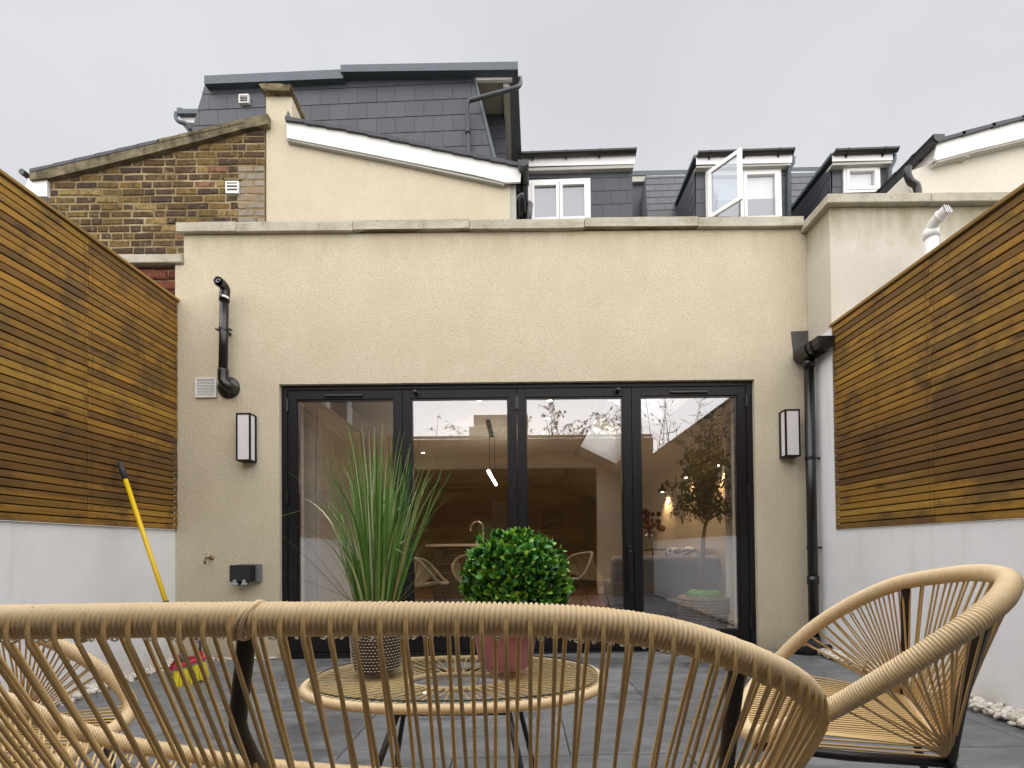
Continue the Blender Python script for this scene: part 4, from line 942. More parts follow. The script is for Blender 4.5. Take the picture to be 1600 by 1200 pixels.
# wall lamps
def wall_lamp(x0, y0, x1, y1, label):
    (a, b), (c, d) = Plane(YF - .09).uv(x0, y1), Plane(YF - .09).uv(x1, y0)
    t_ = thing('wall_lamp', label, 'wall lamp', ((a + c) / 2, YF, b), 'box shaped wall lamps either side of the bifold doors')
    yb, yf = YF - .001, YF - .09; e = .011
    bm = NB(); bx(bm, (a, yb - .012, b), (c, yb, d)); obj('backplate', bev(bm, .002), M['alu'], t_)
    bm = NB()
    for x in (a, c - e):
        bx(bm, (x, yf, b), (x + e, yf + e, d)); bx(bm, (x, yb - .024, b), (x + e, yb - .0125, d))
    for z in (b, d - e): bx(bm, (a + e, yf, z), (c - e, yf + e, z + e))
    for x in (a, c - e):
        for z in (b, d - e): bx(bm, (x, yf + e, z), (x + e, yb - .024, z + e))
    bx(bm, (a + e, yf + e, d - .006), (c - e, yb - .024, d - .001)); bx(bm, (a + e, yf + e, b + .001), (c - e, yb - .024, b + .006))
    obj('frame', bm, M['alu'], t_)
    bm = box((a + .004, yf + .004, b + .007), (c - .004, yb - .013, d - .007)); obj('diffuser', bm, M['opal'], t_)
wall_lamp(368.5, 645, 391, 720, 'slim dark framed box wall lamp left of the bifold doors')
wall_lamp(1228, 639, 1250, 713, 'slim dark framed box wall lamp right of the bifold doors')
# outdoor tap
t = thing('garden_tap', 'small brass garden tap low on the cream wall left of the doors', 'tap', at(326, 875, 3.6))
cpt = at(324, 872, 3.56)
bm = NB(); tube(bm, [Vector((cpt.x, YF, cpt.z)), Vector((cpt.x, YF - .07, cpt.z))], .009, 10); lathe(bm, (cpt.x, YF, cpt.z), [(.018, 0), (.018, -.006)], 12, 'Y'); obj('body', bm, M['brass'], t, True)
bm = NB(); tube(bm, [cpt + Vector((0, -.015, .0)), cpt + Vector((0, -.03, -.02)), cpt + Vector((0, -.03, -.045))], .008, 10); obj('spout', bm, M['brass'], t, True)
bm = NB(); tube(bm, [cpt + Vector((0, -.0, 0)), cpt + Vector((0, 0, .028))], .005, 8); tube(bm, [cpt + Vector((-.022, 0, .028)), cpt + Vector((.022, 0, .030))], .004, 6); obj('handle', bm, M['chrome'], t, True)
bm = NB(); tube(bm, [cpt + Vector((.02, 0, -.005)), cpt + Vector((.045, -.01, -.005))], .007, 8); obj('side_nozzle', bm, M['brass'], t, True)
# weatherproof socket
(a, b), (c, d) = PF.uv(369, 908), PF.uv(404, 882)
t = thing('outdoor_socket', 'black weatherproof double socket box with two grey latches left of the doors', 'socket', ((a + c) / 2, YF, b))
obj('backbox', bev(box((a + .02, YF - .035, b - .006), (c + .03, YF, d + .004)), .003), M['greyplastic'], t)
obj('cover', bev(box((a, YF - .09, b), (c, YF - .036, d)), .009, 3), M['blackplastic'], t)
for x in (a + .045, a + .115):
    bm = NB(); bx(bm, (x - .014, YF - .096, b - .012), (x + .010, YF - .088, b + .014)); bx(bm, (x - .020, YF - .10, b - .024), (x + .020, YF - .075, b - .008)); obj('latch', bev(bm, .003), mat('grey_latch', (.32, .34, .38), .4) if 'latch' not in M else M['latch'], t)
obj('cable_gland', box((a + .04, YF - .06, b - .03), (a + .12, YF - .04, b - .001)), M['blackplastic'], t)

# ================================================================== BROOM AND DUSTPAN
t = thing('broom', 'yellow handled broom with yellow bristles leaning on the left fence', 'broom', (-2.1, 3.0, 0))
tip = at(187, 722, 3.02); tip.x = -2.585; tip = at(187, 722, 2.585 / ((815 - 187) / F)); 
hb = at(290, 1034, 2.98)
dirn = (tip - hb).normalized(); Ln = (tip - hb).length
bm = NB(); tube(bm, [hb + dirn * .04, hb + dirn * (Ln - .11)], .0135, 14); obj('pole', bm, M['yellow'], t, True)
bm = NB(); tube(bm, [hb + dirn * (Ln - .12), hb + dirn * (Ln - .06), tip], [.015, .017, .013], 12); obj('grip', bm, M['darkgrip'], t, True)
zz = (hb + dirn * .37); bm = NB(); tube(bm, [zz, zz + dirn * .035], .016, 12); obj('pole_joint', bm, M['darkgrip'], t, True)
bm = NB(); tube(bm, [hb - dirn * .0, hb + dirn * .075], [.024, .018], 12); obj('socket', bm, M['greyplastic'], t, True)
A_, B_ = at(273, 1046, 2.90), at(320, 1030, 3.02); ax = (B_ - A_).normalized(); up = Vector((0, 0, 1)); fw_ = ax.cross(up).normalized()
def ob(u0, u1, f0, f1, z0, z1, sk=0):
    C_ = (A_ + B_) / 2; P = lambda u, f, z: C_ + ax * u + fw_ * f + up * z
    return [P(u0, f0, z0), P(u1, f0, z0), P(u1, f0, z1), P(u0, f0, z1), P(u0, f1, z0), P(u1, f1, z0), P(u1, f1, z1), P(u0, f1, z1)]
hl = (B_ - A_).length / 2
bm = NB(); quadbox(bm, ob(-hl, hl, -.022, .022, 0, .022)); bev(bm, .005, 2); obj('head', bm, M['red'], t)
bm = NB(); quadbox(bm, ob(-hl, hl, -.024, .024, -.008, .001)); obj('head_band', bm, M['greyplastic'], t)
br = NB(); C_ = (A_ + B_) / 2; zbot = C_.z - floor_z(-2) - .004
for i in range(34):
    for j in range(5):
        u = -hl + (i + .5) * 2 * hl / 34 + U(-.002, .002); f = -.018 + j * .009
        e = Vector((0, 0, 0)) + ax * (u * .22 + U(-.006, .006)) + fw_ * (f * .8 + U(-.006, .006))
        p0 = C_ + ax * u + fw_ * f - up * .006; tube(br, [p0, p0 + e * .5 - up * zbot * .5, p0 + e - up * (zbot - U(0, .012))], [.0032, .0036, .003], 4)
obj('bristles', br, M['yellow_bristle'], t, kind='stuff')
# dustpan
t = thing('dustpan', 'red dustpan with a dark upright handle standing behind the broom head', 'dustpan', at(295, 1050, 3.1))
Y5 = 3.16
def dq(pxs, d0, name, mt, par, d=.012):
    bm = NB(); prism(bm, [at(x, y, Y5 + d0) for x, y in pxs], (0, d, 0)); return obj(name, bm, M[mt], par)
dq([(262, 1048), (272, 1030), (286, 1026), (312, 1026), (316, 1038), (314, 1050), (268, 1052)], 0, 'pan', 'red', t)
dq([(262, 1050), (268, 1052), (314, 1050), (316, 1054), (264, 1056)], -.05, 'lip', 'greyplastic', t, .06)
dq([(272, 1030), (274, 1024), (284, 1024), (286, 1030)], -.03, 'pan_rib', 'red', t, .04)
dq([(303, 1030), (304, 1018), (312, 1018), (314, 1030)], -.01, 'socket', 'red', t, .03)
dq([(304.5, 1018), (304, 992), (311, 992), (311.5, 1018)], 0, 'handle', 'darkgrip', t, .02)
def text_obj(s, size, loc, rot, mt, parent, name='lettering'):
    cu = bpy.data.curves.new(name, 'FONT'); cu.body = s; cu.size = size; cu.align_x = 'CENTER'; cu.align_y = 'CENTER'; cu.extrude = .0004
    o_ = bpy.data.objects.new(name, cu); COL.objects.link(o_); o_.rotation_euler = rot; o_.location = loc; cu.materials.append(M[mt])
    bpy.context.view_layer.update(); me = bpy.data.meshes.new_from_object(o_); mw = o_.matrix_world.copy(); bpy.data.objects.remove(o_)
    me.transform(mw); r_ = obj(name, me, None, parent); return r_
text_obj('DEN', .034, at(307.8, 1008, Y5 - .002), (R(90), R(90), 0), 'upvc', t)

# ================================================================== ACAPULCO FURNITURE
def obj_cord(parent, p0, p1, r=.0022, seg=6, sag=0.0, mt='cord'):
    bm = NB(); p0 = Vector(p0); p1 = Vector(p1); mid = (p0 + p1) / 2 + Vector((U(-1, 1), U(-1, 1), 0)) * sag
    tube(bm, [p0, p0.lerp(mid, .5) * 1.0, mid, mid.lerp(p1, .5), p1], r, seg, cap=False); return obj('cord', bm, M[mt], parent, True)
RR = .0165
t = thing('woven_loveseat', 'tan cord woven garden loveseat seen from behind, filling the foreground', 'loveseat', (-.25, .75, 0))
KP = [at(440, 1199, 1.11), at(275, 1175, 1.05), at(176, 1158, 1.0), at(85, 1128, .93), at(-15, 1092, .85), Vector((-.965, .70, .62)), Vector((-.92, .56, .70)), Vector((-.82, .49, .738)),
      at(-250, 972, .468), at(0, 972, .458), at(200, 969, .455), at(400, 967.5, .455), at(600, 967, .455), at(800, 968, .456), at(900, 972.5, .460), at(1000, 983, .467), at(1080, 1000, .475), at(1150, 1023, .488),
      at(1205, 1046, .51), at(1247, 1070, .545), at(1268, 1096, .60), at(1262, 1128, .69), at(1246, 1160, .78), at(1225, 1190, .88), at(1180, 1206, 1.0), at(1060, 1218, 1.10), at(900, 1222, 1.14), at(700, 1215, 1.15)]
rim = Path(spline(KP, 10, closed=True))
obj('rim', wrapped(rim, RR, .0050, .0025, 20), M['cord_wrap'], t, True)
# low seat rail the cords run down to
SB = Path(spline([Vector((-.74, .70, .30)), Vector((-.60, .66, .285)), Vector((-.25, .64, .28)), Vector((.12, .66, .285)), Vector((.28, .72, .30))], 8))
obj('seat_rail', wrapped(SB, .014, .0045, .001, 12), M['cord_wrap'], t, True)
# walk along the back rail by x and drop cords
def rim_at_x(x, back=True):
    best = None
    for p in rim.p:
        if (p.y < .62) == back:
            if best is None or abs(p.x - x) < abs(best.x - x): best = p
    return best
# arc-length of the back run: from KP[7] to KP[21]
s_idx = 7 * 10; e_idx = 23 * 10
s0, s1 = rim.l[s_idx], rim.l[e_idx]; step = .0232; k = 0; s_ = s0
XM = -.25
while s_ < s1:
    p = rim.at(s_); tn = rim.tan(s_)
    if p.x < XM: tx = XM + (p.x - XM) * .70
    else: tx = XM + (p.x - XM) * (.93 if p.x < .15 else .90)
    if p.x > .30: tx = min(tx, .27 + (s_ - s0) * 0)
    f_ = min(max((tx + .74) / 1.02, 0), 1); q = SB.at(f_ * SB.L)
    # outside strand (nearest the viewer) and inside strand
    o1 = Vector((0, -1, 0)) if p.y < .52 else Vector((tn.y, -tn.x, 0)).normalized() * (-1 if Vector((tn.y, -tn.x, 0)).x < 0 else 1)
    if p.y >= .52: o1 = (o1 + Vector((0, -.3, 0))).normalized()
    j = U(-.0015, .0015)
    # overlay strand climbs the outside of the tube and bends down
    bm = NB(); a = p - tn * .004 + Vector((j, 0, 0))
    pts = [a + o1 * (RR - .0012) + Vector((0, 0, .004)), a + o1 * (RR + .0010) - Vector((0, 0, .006)), a + o1 * (RR + .0005) - Vector((0, 0, .018)) ]
    qd = q + Vector((.006, -.012, 0)); pts += [pts[-1].lerp(qd, .25), pts[-1].lerp(qd, .6), qd]
    tube(bm, pts, .0022, 7, cap=False); obj('cord', bm, M['cord'], t, True)
    a = rim.at(s_ + step * .35); a = a - o1 * (RR * .72) - Vector((0, 0, RR * .7)); qd = q + Vector((.002, .014, 0))
    bm = NB(); tube(bm, [a, a.lerp(qd, .35) , qd], .0022, 7, cap=False); obj('cord', bm, M['cord'], t, True)
    s_ += step; k += 1
# front rim cords to the seat rail
e2_ = rim.L; s_ = 0
lst = [(0, rim.l[60]), (rim.l[235], rim.L)]
for a_, b_ in lst:
    s_ = a_
    while s_ < b_:
        p = rim.at(s_); f_ = min(max((XM + (p.x - XM) * .72 + .74) / 1.02, 0), 1); q = SB.at(f_ * SB.L)
        obj_cord(t, p - Vector((0, 0, RR * .7)), q, .0022, 6); obj_cord(t, p + Vector((.009, 0, RR * -.9)), q + Vector((.012, 0, -.01)), .0022, 6); s_ += .028
# steel posts and legs
for name_, pts in (('post', [at(386, 985, .472), at(381, 1040, .478), at(373, 1110, .49), at(374, 1140, .50), at(392, 1180, .53), at(425, 1240, .59), Vector((-.26, .64, .30))]),
                   ('post', [at(1152, 1036, .495), at(1150, 1060, .50), at(1143, 1120, .515), at(1134, 1200, .545), at(1120, 1290, .59), Vector((.24, .64, .30))]),
                   ('post', [Vector((-.72, .50, .72)), Vector((-.72, .52, .55)), Vector((-.72, .64, .30))])):
    bm = NB(); tube(bm, spline(pts, 8), .0085, 14); obj(name_, bm, M['blacksteel'], t, True)
bm = NB(); tube(bm, [(-.72, .64, .288), (.24, .64, .288)], .009, 10); obj('crossbar', bm, M['blacksteel'], t, True)
for xx, yy, x2, y2 in ((-.70, .64, -.80, .50), (.22, .64, .32, .50), (-.70, .66, -.80, 1.05), (.22, .66, .32, 1.05)):
    bm = NB(); tube(bm, [(xx, yy, .285), (x2, y2, floor_z(x2))], .0085, 10); obj('leg', bm, M['blacksteel'], t, True)
# cord knots where the posts meet the rim
for px, py, Y in ((378, 985, .452),):
    c = at(px, py, Y)
    base_c = min(rim.p, key=lambda p_: (p_.x - c.x) ** 2 + (0 if p_.y < .6 else 9))
    for q in range(2):
        pts = [base_c + Vector((.004 + q * .005 + .011 * math.cos(a) * (1 - q * .3), -(RR + .0004) * math.sin(a), (RR + .0002 + (.002 if math.cos(a) < 0 else 0)) * math.cos(a))) for a in [k * 2 * math.pi / 24 for k in range(25)]]
        bm = NB(); tube(bm, pts, .0022, 7); obj('binding', bm, M['cord_wrap'], t, True)
# water drops hanging under the rail
bm = NB(); s_ = s0
while s_ < s1:
    if rnd() < .42:
        p = rim.at(s_); r_ = U(.0015, .0032); ball(bm, p + Vector((0, U(-.004, .004), -RR - .001)), r_, 1, (U(1, 2.2), 1, 1.1))
    s_ += .0058
for _ in range(160):
    s_ = U(s0, s1); p = rim.at(s_); a = U(-.6, 1.2); ball(bm, p + Vector((0, -math.cos(a), math.sin(a))) * (RR + .0004), U(.0005, .0011), 1)
obj('water_drops', bm, M['water'], t, True, kind='stuff')

def chair(KPc, B0, B1, label, tf=None, lipidx=(0, 0)):
    tr = (lambda p: tf @ Vector(p)) if tf else (lambda p: Vector(p))
    K = [tr(p) for p in KPc]; b0, b1 = tr(B0), tr(B1)
    ctr = (b0 + b1) / 2
    t_ = thing('woven_chair', label, 'chair', (ctr.x, ctr.y, 0), 'tan cord woven garden chairs')
    rm = Path(spline(K, 10, closed=True)); rr = .0175
    obj('rim', wrapped(rm, rr, .0054, .0021, 16), M['cord_wrap'], t_, True)
    bar = Path([b0, b0.lerp(b1, .25), b0.lerp(b1, .5), b0.lerp(b1, .75), b1]); obj('seat_rail', wrapped(bar, .0155, .0054, .0019, 12), M['cord_wrap'], t_, True)
    # K[0..] starts at near lip corner, runs along near arm, back, far arm, far lip corner, lip
    iA, iB = 2 * 10 + 4, 12 * 10 + 4; sA, sB = rm.l[iA], rm.l[iB]; n = 82
    for i in range(n):
        f = i / (n - 1); s = sA + (sB - sA) * f; p = rm.at(s)
        g_ = min(max((f - .22) / .56, 0), 1); q = b0.lerp(b1, g_)
        off = Vector((0, 0, -rr * .9)); sd = (b1 - b0).normalized() * (.004 if i % 2 else -.004)
        inward = ((ctr - p) * Vector((1, 1, 0))).normalized() * (rr * (.7 if i % 2 else -.8))
        obj_cord(t_, p + off * .6 + inward, q + sd + Vector((0, 0, .008 if i % 2 else -.008)), .0022, 6)
    # seat cords: lip to rail
    iL0, iL1 = 13 * 10 + 8, len(rm.p) - 1; L0, L1 = rm.l[iL0], rm.L; n = 30
    lipn, lipf = rm.at(L1), rm.at(L0)
    for i in range(n):
        f = i / (n - 1); p = rm.at(L1 + .03 - (L1 - L0 + .03) * f) if f > .06 else rm.at(L1); q = b0.lerp(b1, f)
        obj_cord(t_, p + Vector((0, 0, rr * .8)), q + Vector((0, 0, .012)), .0024, 6)
        if i % 2: obj_cord(t_, p + Vector((0, 0, -rr * .8)), q + Vector((0, 0, -.012)), .0024, 6)
    # steel
    sd_ = Vector((0, 0, -.018))
    for pa, pb in ((b0, lipn), (b1, lipf)):
        bm = NB(); tube(bm, [pa + sd_, pa.lerp(pb, .5) + sd_ * 1.4, pb + sd_ * 1.3], .0095, 12); obj('side_rail', bm, M['blacksteel'], t_, True)
    for pa, f in ((b0, .225), (b1, .70)):
        p = rm.at(sA + (sB - sA) * f); mid = pa.lerp(p, .5) - (p - ctr).normalized() * .015
        bm = NB(); tube(bm, spline([p - Vector((0, 0, rr * .6)), mid, pa + sd_], 6), .0095, 12); obj('post', bm, M['blacksteel'], t_, True)
    out = (ctr - (lipn + lipf) / 2); out.z = 0; out.normalize()
    for pa, o_ in ((b0, out), (b1, out), (b0.lerp(lipn, .75), -out), (b1.lerp(lipf, .75), -out)):
        foot = pa + o_ * .09; foot.z = floor_z(foot.x)
        bm = NB(); tube(bm, [pa + sd_, foot], .0095, 12); obj('leg', bm, M['blacksteel'], t_, True)
    return t_
KR = [at(1178, 1147, 1.0), at(1235, 1134, .93), at(1290, 1112, .86), at(1370, 1067, .79), at(1450, 1018, .74), at(1530, 965, .72), at(1570, 928, .76), at(1573, 903, .86), at(1530, 895, .97), at(1478, 899, 1.05),
      at(1400, 913, 1.16), at(1330, 943, 1.27), at(1270, 981, 1.36), at(1222, 1024, 1.42), at(1190, 1057, 1.40), at(1168, 1092, 1.25), at(1162, 1127, 1.10)]
BN, BF = at(1484, 1178, .93), at(1412, 1090, 1.30)
chair(KR, BN, BF, 'tan cord woven chair at the right, its back towards the right white wall')
# left chair: the mirror twin turned a little
lc = (KR[14] + KR[0]) / 2
base = Vector((-lc.x, lc.y, 0)); goal = Vector((-1.04, 1.03, -.05))
TF = Matrix.Translation(goal) @ Matrix.Rotation(R(-27), 4, 'Z') @ Matrix.Translation(-base) @ Matrix.Scale(-1, 4, (1, 0, 0))
chair(KR, BN, BF, 'tan cord woven chair at the left, half hidden behind the loveseat', TF)

# ---------------------------------------------------------------- coffee table
ZT = .42
t = thing('coffee_table', 'oval glass topped coffee table with a tan cord wrapped rim and black rod legs', 'table', (-.2, 1.47, 0))
tc_ = Vector((-.205, 1.47, ZT)); ta, tb = .445, .275
def sup(a, c, A, B, z, e=2.35):
    ca, sa = math.cos(a), math.sin(a); return Vector((c.x + A * math.copysign(abs(ca) ** (2 / e), ca), c.y + B * math.copysign(abs(sa) ** (2 / e), sa), z))
N_ = 120
ring = [sup(2 * math.pi * k / N_, tc_, ta, tb, ZT) for k in range(N_ + 1)]
obj('rim', wrapped(Path(ring), .0135, .0052, .0016, 14), M['cord_wrap'], t, True)
ic = Vector((tc_.x + .0, tc_.y + .02, ZT)); ia, ib = .155, .085
inner = [sup(2 * math.pi * k / 60, ic, ia, ib, ZT - .012, 2) for k in range(61)]
obj('inner_ring', wrapped(Path(inner), .009, .0046, .0009, 10), M['cord_wrap'], t, True)
nn_ = 92
for i in range(nn_):
    a = 2 * math.pi * i / nn_; b_ = 2 * math.pi * ((i // 2) * 2 + .5) / nn_
    obj_cord(t, sup(a, tc_, ta - .008, tb - .008, ZT + .004), sup(b_, ic, ia, ib, ZT - .006, 2), .0022, 5)
g_ = NB(); zt = ZT + .0145
oc = [sup(2 * math.pi * k / 72, tc_, ta - .012, tb - .012, zt) for k in range(72)]
g_.faces.new([g_.verts.new(p + Vector((0, 0, .005))) for p in oc]); obj('glass_top', g_, M['tabletop'], t)
g_ = NB(); lo = [g_.verts.new(p) for p in oc]; hi = [g_.verts.new(p + Vector((0, 0, .0048))) for p in oc]
for k in range(72): g_.faces.new([lo[k], lo[(k + 1) % 72], hi[(k + 1) % 72], hi[k]])
obj('glass_edge', g_, M['glassedge'], t)
for x, y, x2, y2 in ((-.32, 1.22, -.46, 1.17), (-.39, 1.65, -.46, 1.69), (-.04, 1.22, .045, 1.17), (-.045, 1.65, .04, 1.69)):
    bm = NB(); tube(bm, [(x, y, ZT - .01), (x2, y2, floor_z(x2))], .0085, 10); obj('leg', bm, M['blacksteel'], t, True)
bm = NB(); tube(bm, [(-.32, 1.22, ZT - .018), (-.04, 1.22, ZT - .018)], .007, 8); tube(bm, [(-.39, 1.65, ZT - .018), (-.045, 1.65, ZT - .018)], .007, 8); obj('crossbar', bm, M['blacksteel'], t, True)
ZG = zt + .0055
bm = NB()
for _ in range(260):
    a = U(0, 6.28); q = math.sqrt(rnd()) * .97; p = sup(a, tc_, (ta - .02) * q, (tb - .02) * q, ZG - .0005); ball(bm, p, U(.001, .0032), 1, (U(.8, 1.8), U(.8, 1.5), .3))
obj('rain_drops', bm, M['water'], t, True, kind='stuff')

# ---------------------------------------------------------------- potted grass
gc = atz(590, 1046, ZG); gc.z = ZG
t = thing('potted_grass', 'tall spiky green grass in a dark woven pot on the glass table', 'plant', gc)
hp_ = .175
bm = NB(); lathe(bm, gc, [(.058, 0), (.070, .006), (.076, .05), (.083, .12), (.085, hp_), (.078, hp_), (.074, hp_ - .02)], 40); pot = obj('pot', bm, M['weave_dark'], t, True)
wv = NB(); rows = 17
for i in range(rows):
    z = .012 + i * (hp_ - .016) / rows; r_ = .0745 + .0105 * (z / hp_)
    for k in range(46):
        a = 2 * math.pi * (k + (.5 if i % 2 else 0)) / 46; c = gc + Vector((math.cos(a) * (r_ + .001), math.sin(a) * (r_ + .001), z)); tt = Vector((-math.sin(a), math.cos(a), 0)); n_ = Vector((math.cos(a), math.sin(a), 0))
        tube(wv, [c - tt * .0032, c + n_ * .0016, c + tt * .0032], [.001, .0019, .001], 5)
obj('weave', wv, M['weave_light'], pot, True, kind='stuff')
gr = NB()
def blade(bm, base, d, L_, w, droop, seg=8, kink=0):
    d = d.normalized(); side = d.cross(Vector((0, 0, 1)))
    if side.length < .05: side = Vector((1, 0, 0))
    side = Matrix.Rotation(U(-1, 1), 3, 'Z') @ side.normalized(); p = base.copy(); vs = []; hor = Vector((d.x, d.y, 0)); hor = hor.normalized() if hor.length > .01 else Vector((1, 0, 0))
    for i in range(seg + 1):
        f = i / seg; ww = w * (1 - f ** 2.2) * (.55 + .45 * min(1, f * 4)) + .0003
        nrm = d.cross(side).normalized()
        vs.append((bm.verts.new(p - side * ww), bm.verts.new(p + nrm * ww * .5), bm.verts.new(p + side * ww)))
        if kink and i == kink: d = (d + Vector((U(-1, 1), U(-1, 1), U(-1.6, -.2))) * .9).normalized()
        d = (d + hor * droop * f / seg * 2.4 - Vector((0, 0, 1)) * droop * f * f / seg * 3.0).normalized(); p = p + d * L_ / seg
    for a, b in zip(vs, vs[1:]):
        bm.faces.new([a[0], a[1], b[1], b[0]]); bm.faces.new([a[1], a[2], b[2], b[1]])
gb = gc + Vector((0, 0, hp_ - .01))
for i in range(250):
    a = U(0, 6.28); q = math.sqrt(rnd()); b0_ = gb + Vector((math.cos(a) * q * .055, math.sin(a) * q * .055, 0)); lean = q * U(.0, .34) + U(-.04, .04)
    d = Vector((math.cos(a) * lean, math.sin(a) * lean, 1)); L_ = U(.22, .60) if rnd() < .8 else U(.52, .64)
    if q > .8: L_ *= .9
    blade(gr, b0_, d, L_, U(.0022, .0044), U(-.05, .3) if rnd() < .85 else U(.4, .9), 8, random.choice((4, 5, 6)) if rnd() < .10 else 0)
# a few stray long blades at the sides
for px, py, dy in ((493, 690, 0), (497, 760, .03), (472, 800, 0), (430, 832, 0), (438, 914, .02), (690, 705, 0), (715, 718, .05), (686, 785, 0), (680, 830, 0), (697, 861, 0), (682, 902, -.02), (505, 690, 0), (600, 672, 0), (566, 672, 0), (545, 672, 0), (470, 838, .02), (520, 700, .02), (655, 690, 0), (668, 700, .02), (640, 700, 0), (585, 675, 0), (620, 690, 0), (530, 740, -.03), (688, 760, .03), (676, 720, 0), (512, 820, 0), (690, 880, .03)):
    tip_ = at(px, py, gc.y + dy); b0_ = gb + Vector((U(-.04, .04), U(-.03, .03), 0)); dv = tip_ - b0_; L_ = dv.length
    d = (dv.normalized() + Vector((0, 0, .25 * (1 - dv.normalized().z)))); blade(gr, b0_, d, L_ * 1.03, .0026, .25 * (1 - dv.normalized().z), 9)
obj('grass_blades', gr, M['blade'], t, True, kind='stuff', recalc=False)
# ---------------------------------------------------------------- boxwood ball
bc = atz(790, 1044, ZG); bc.z = ZG
t = thing('potted_boxwood', 'round green boxwood ball in a red glazed pot on the glass table', 'plant', bc)
hp_ = .165
bm = NB(); lathe(bm, bc, [(.055, 0), (.074, .008), (.086, .03), (.094, .07), (.1, .12), (.103, hp_ - .012), (.106, hp_ - .01), (.106, hp_), (.098, hp_), (.094, hp_ - .02)], 48); obj('pot', bm, M['clay'], t, True)
c = at(807, 911, bc.y); RB = .158
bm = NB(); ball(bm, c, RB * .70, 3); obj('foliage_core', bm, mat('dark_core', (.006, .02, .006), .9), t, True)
lf = NB()
def leaf(bm, p, d, up_, L_, w, curl=.25):
    d = d.normalized(); s = d.cross(up_).normalized(); n_ = s.cross(d).normalized()
    pr_ = [(0, .12), (.25, .75), (.55, 1), (.82, .72), (1, .05)]; prev = None
    for f, ww in pr_:
        q = p + d * L_ * f + n_ * (curl * L_ * math.sin(f * 2.4) * .35)
        cur = (bm.verts.new(q - s * w * ww + n_ * w * ww * .35), bm.verts.new(q), bm.verts.new(q + s * w * ww + n_ * w * ww * .35))
        if prev: bm.faces.new([prev[0], prev[1], cur[1], cur[0]]); bm.faces.new([prev[1], prev[2], cur[2], cur[1]])
        prev = cur
nc = 560
for i in range(nc):
    z_ = 1 - 2 * (i + .5) / nc; a = i * 2.39996 + U(-.15, .15); r_ = math.sqrt(1 - z_ * z_); n_ = Vector((r_ * math.cos(a), r_ * math.sin(a), z_)); n_ = (n_ + Vector((U(-.08, .08), U(-.08, .08), U(-.08, .08)))).normalized()
    if n_.y > .55: continue
    hub = c + n_ * RB * (U(.83, 1.0) if rnd() < .94 else U(1.0, 1.07)); t1 = n_.orthogonal().normalized(); t2 = n_.cross(t1); k0 = U(0, 6)
    for j in range(7):
        aa = k0 + j * 2.4; op = U(.35, 1.1) if j < 5 else U(.1, .4); dd = n_ * math.cos(op) + (t1 * math.cos(aa) + t2 * math.sin(aa)) * math.sin(op)
        dd.z += .15
        leaf(lf, hub - n_ * .006, dd, n_ + Vector((U(-.2, .2), U(-.2, .2), .01)), U(.026, .040), U(.0070, .0105), U(-.1, .5))
obj('leaves', lf, M['leaf'], t, True, kind='stuff', recalc=False)

# ================================================================== INTERIOR THINGS
def th1(name, bm, m, label, cat, smooth=False):
    o_ = obj(name, bm, m, None, smooth); o_['label'] = label; o_['category'] = cat; return o_
# tall cabinets on the left
t = thing('tall_cabinet', 'pale tall kitchen cabinets behind the leftmost glass door', 'cabinet', (-2, 4.5, 0))
obj('carcass', box((-2.29, 4.02, .02), (-1.745, 6.2, 2.3)), M['cabinet'], t)
for i in range(4):
    obj('cabinet_door', bev(box((-1.744, 4.03 + i * .54, .1), (-1.724, 4.03 + i * .54 + .534, 2.28)), .003), M['cabinet'], t)
bm = NB()
for z in (.72, .80, .88): bx(bm, (-2.2, 4.012, z), (-1.8, 4.018, z + .006))
obj('end_panel', bev(box((-2.29, 3.99, .02), (-1.745, 4.015, 2.3)), .003), M['cabinet'], t); bm.free()
# island
t = thing('kitchen_island', 'dark kitchen island with a pale worktop seen through the second glass door', 'island', (-.7, 6.8, 0))
obj('base', box((-1.25, 6.65, .02), (.15, 7.4, .86)), M['darkcab'], t); obj('worktop', bev(box((-1.33, 6.55, .865), (.2, 7.45, .90)), .004), M['worktop'], t)
for i in range(3): obj('cabinet_door', bev(box((-1.24 + i * .465, 6.632, .06), (-.785 + i * .465, 6.649, .84)), .003), M['darkcab'], t)
obj('shelf_strip', box((-1.2, 6.60, .60), (-.5, 6.63, .64)), M['brass'], t)
p = at(755, 846, 6.9); r_ = .09
bm = NB(); arc = [Vector((p.x, p.y, .9)), Vector((p.x, p.y, 1.14))] + [Vector((p.x - r_ + r_ * math.cos(a), p.y, 1.14 + r_ * math.sin(a))) for a in [k * .3 for k in range(1, 11)]]; tube(bm, arc + [arc[-1] + Vector((-.005, 0, -.06))], .012, 10)
th1('kitchen_tap', bm, M['chrome'], 'curved steel kitchen tap on the island worktop', 'tap', True)
# pendant
t = thing('pendant_lamp', 'thin lit linear pendant lamp hanging above the island', 'pendant lamp', at(769, 690, 7.0))
a, b = at(763, 736, 6.1), at(775, 757, 7.2)
bm = NB(); tube(bm, [a, b], .02, 8); obj('light_bar', bm, M['lit'], t)
for p in (a.lerp(b, .15), a.lerp(b, .85)):
    bm = NB(); tube(bm, [p, (p.x, p.y, 2.5)], .004, 5); obj('cable', bm, M['blackmetal'], t)
obj('ceiling_rose', box((a.x - .03, 6.1, 2.46), (a.x + .03, 6.9, 2.499)), M['blackmetal'], t)
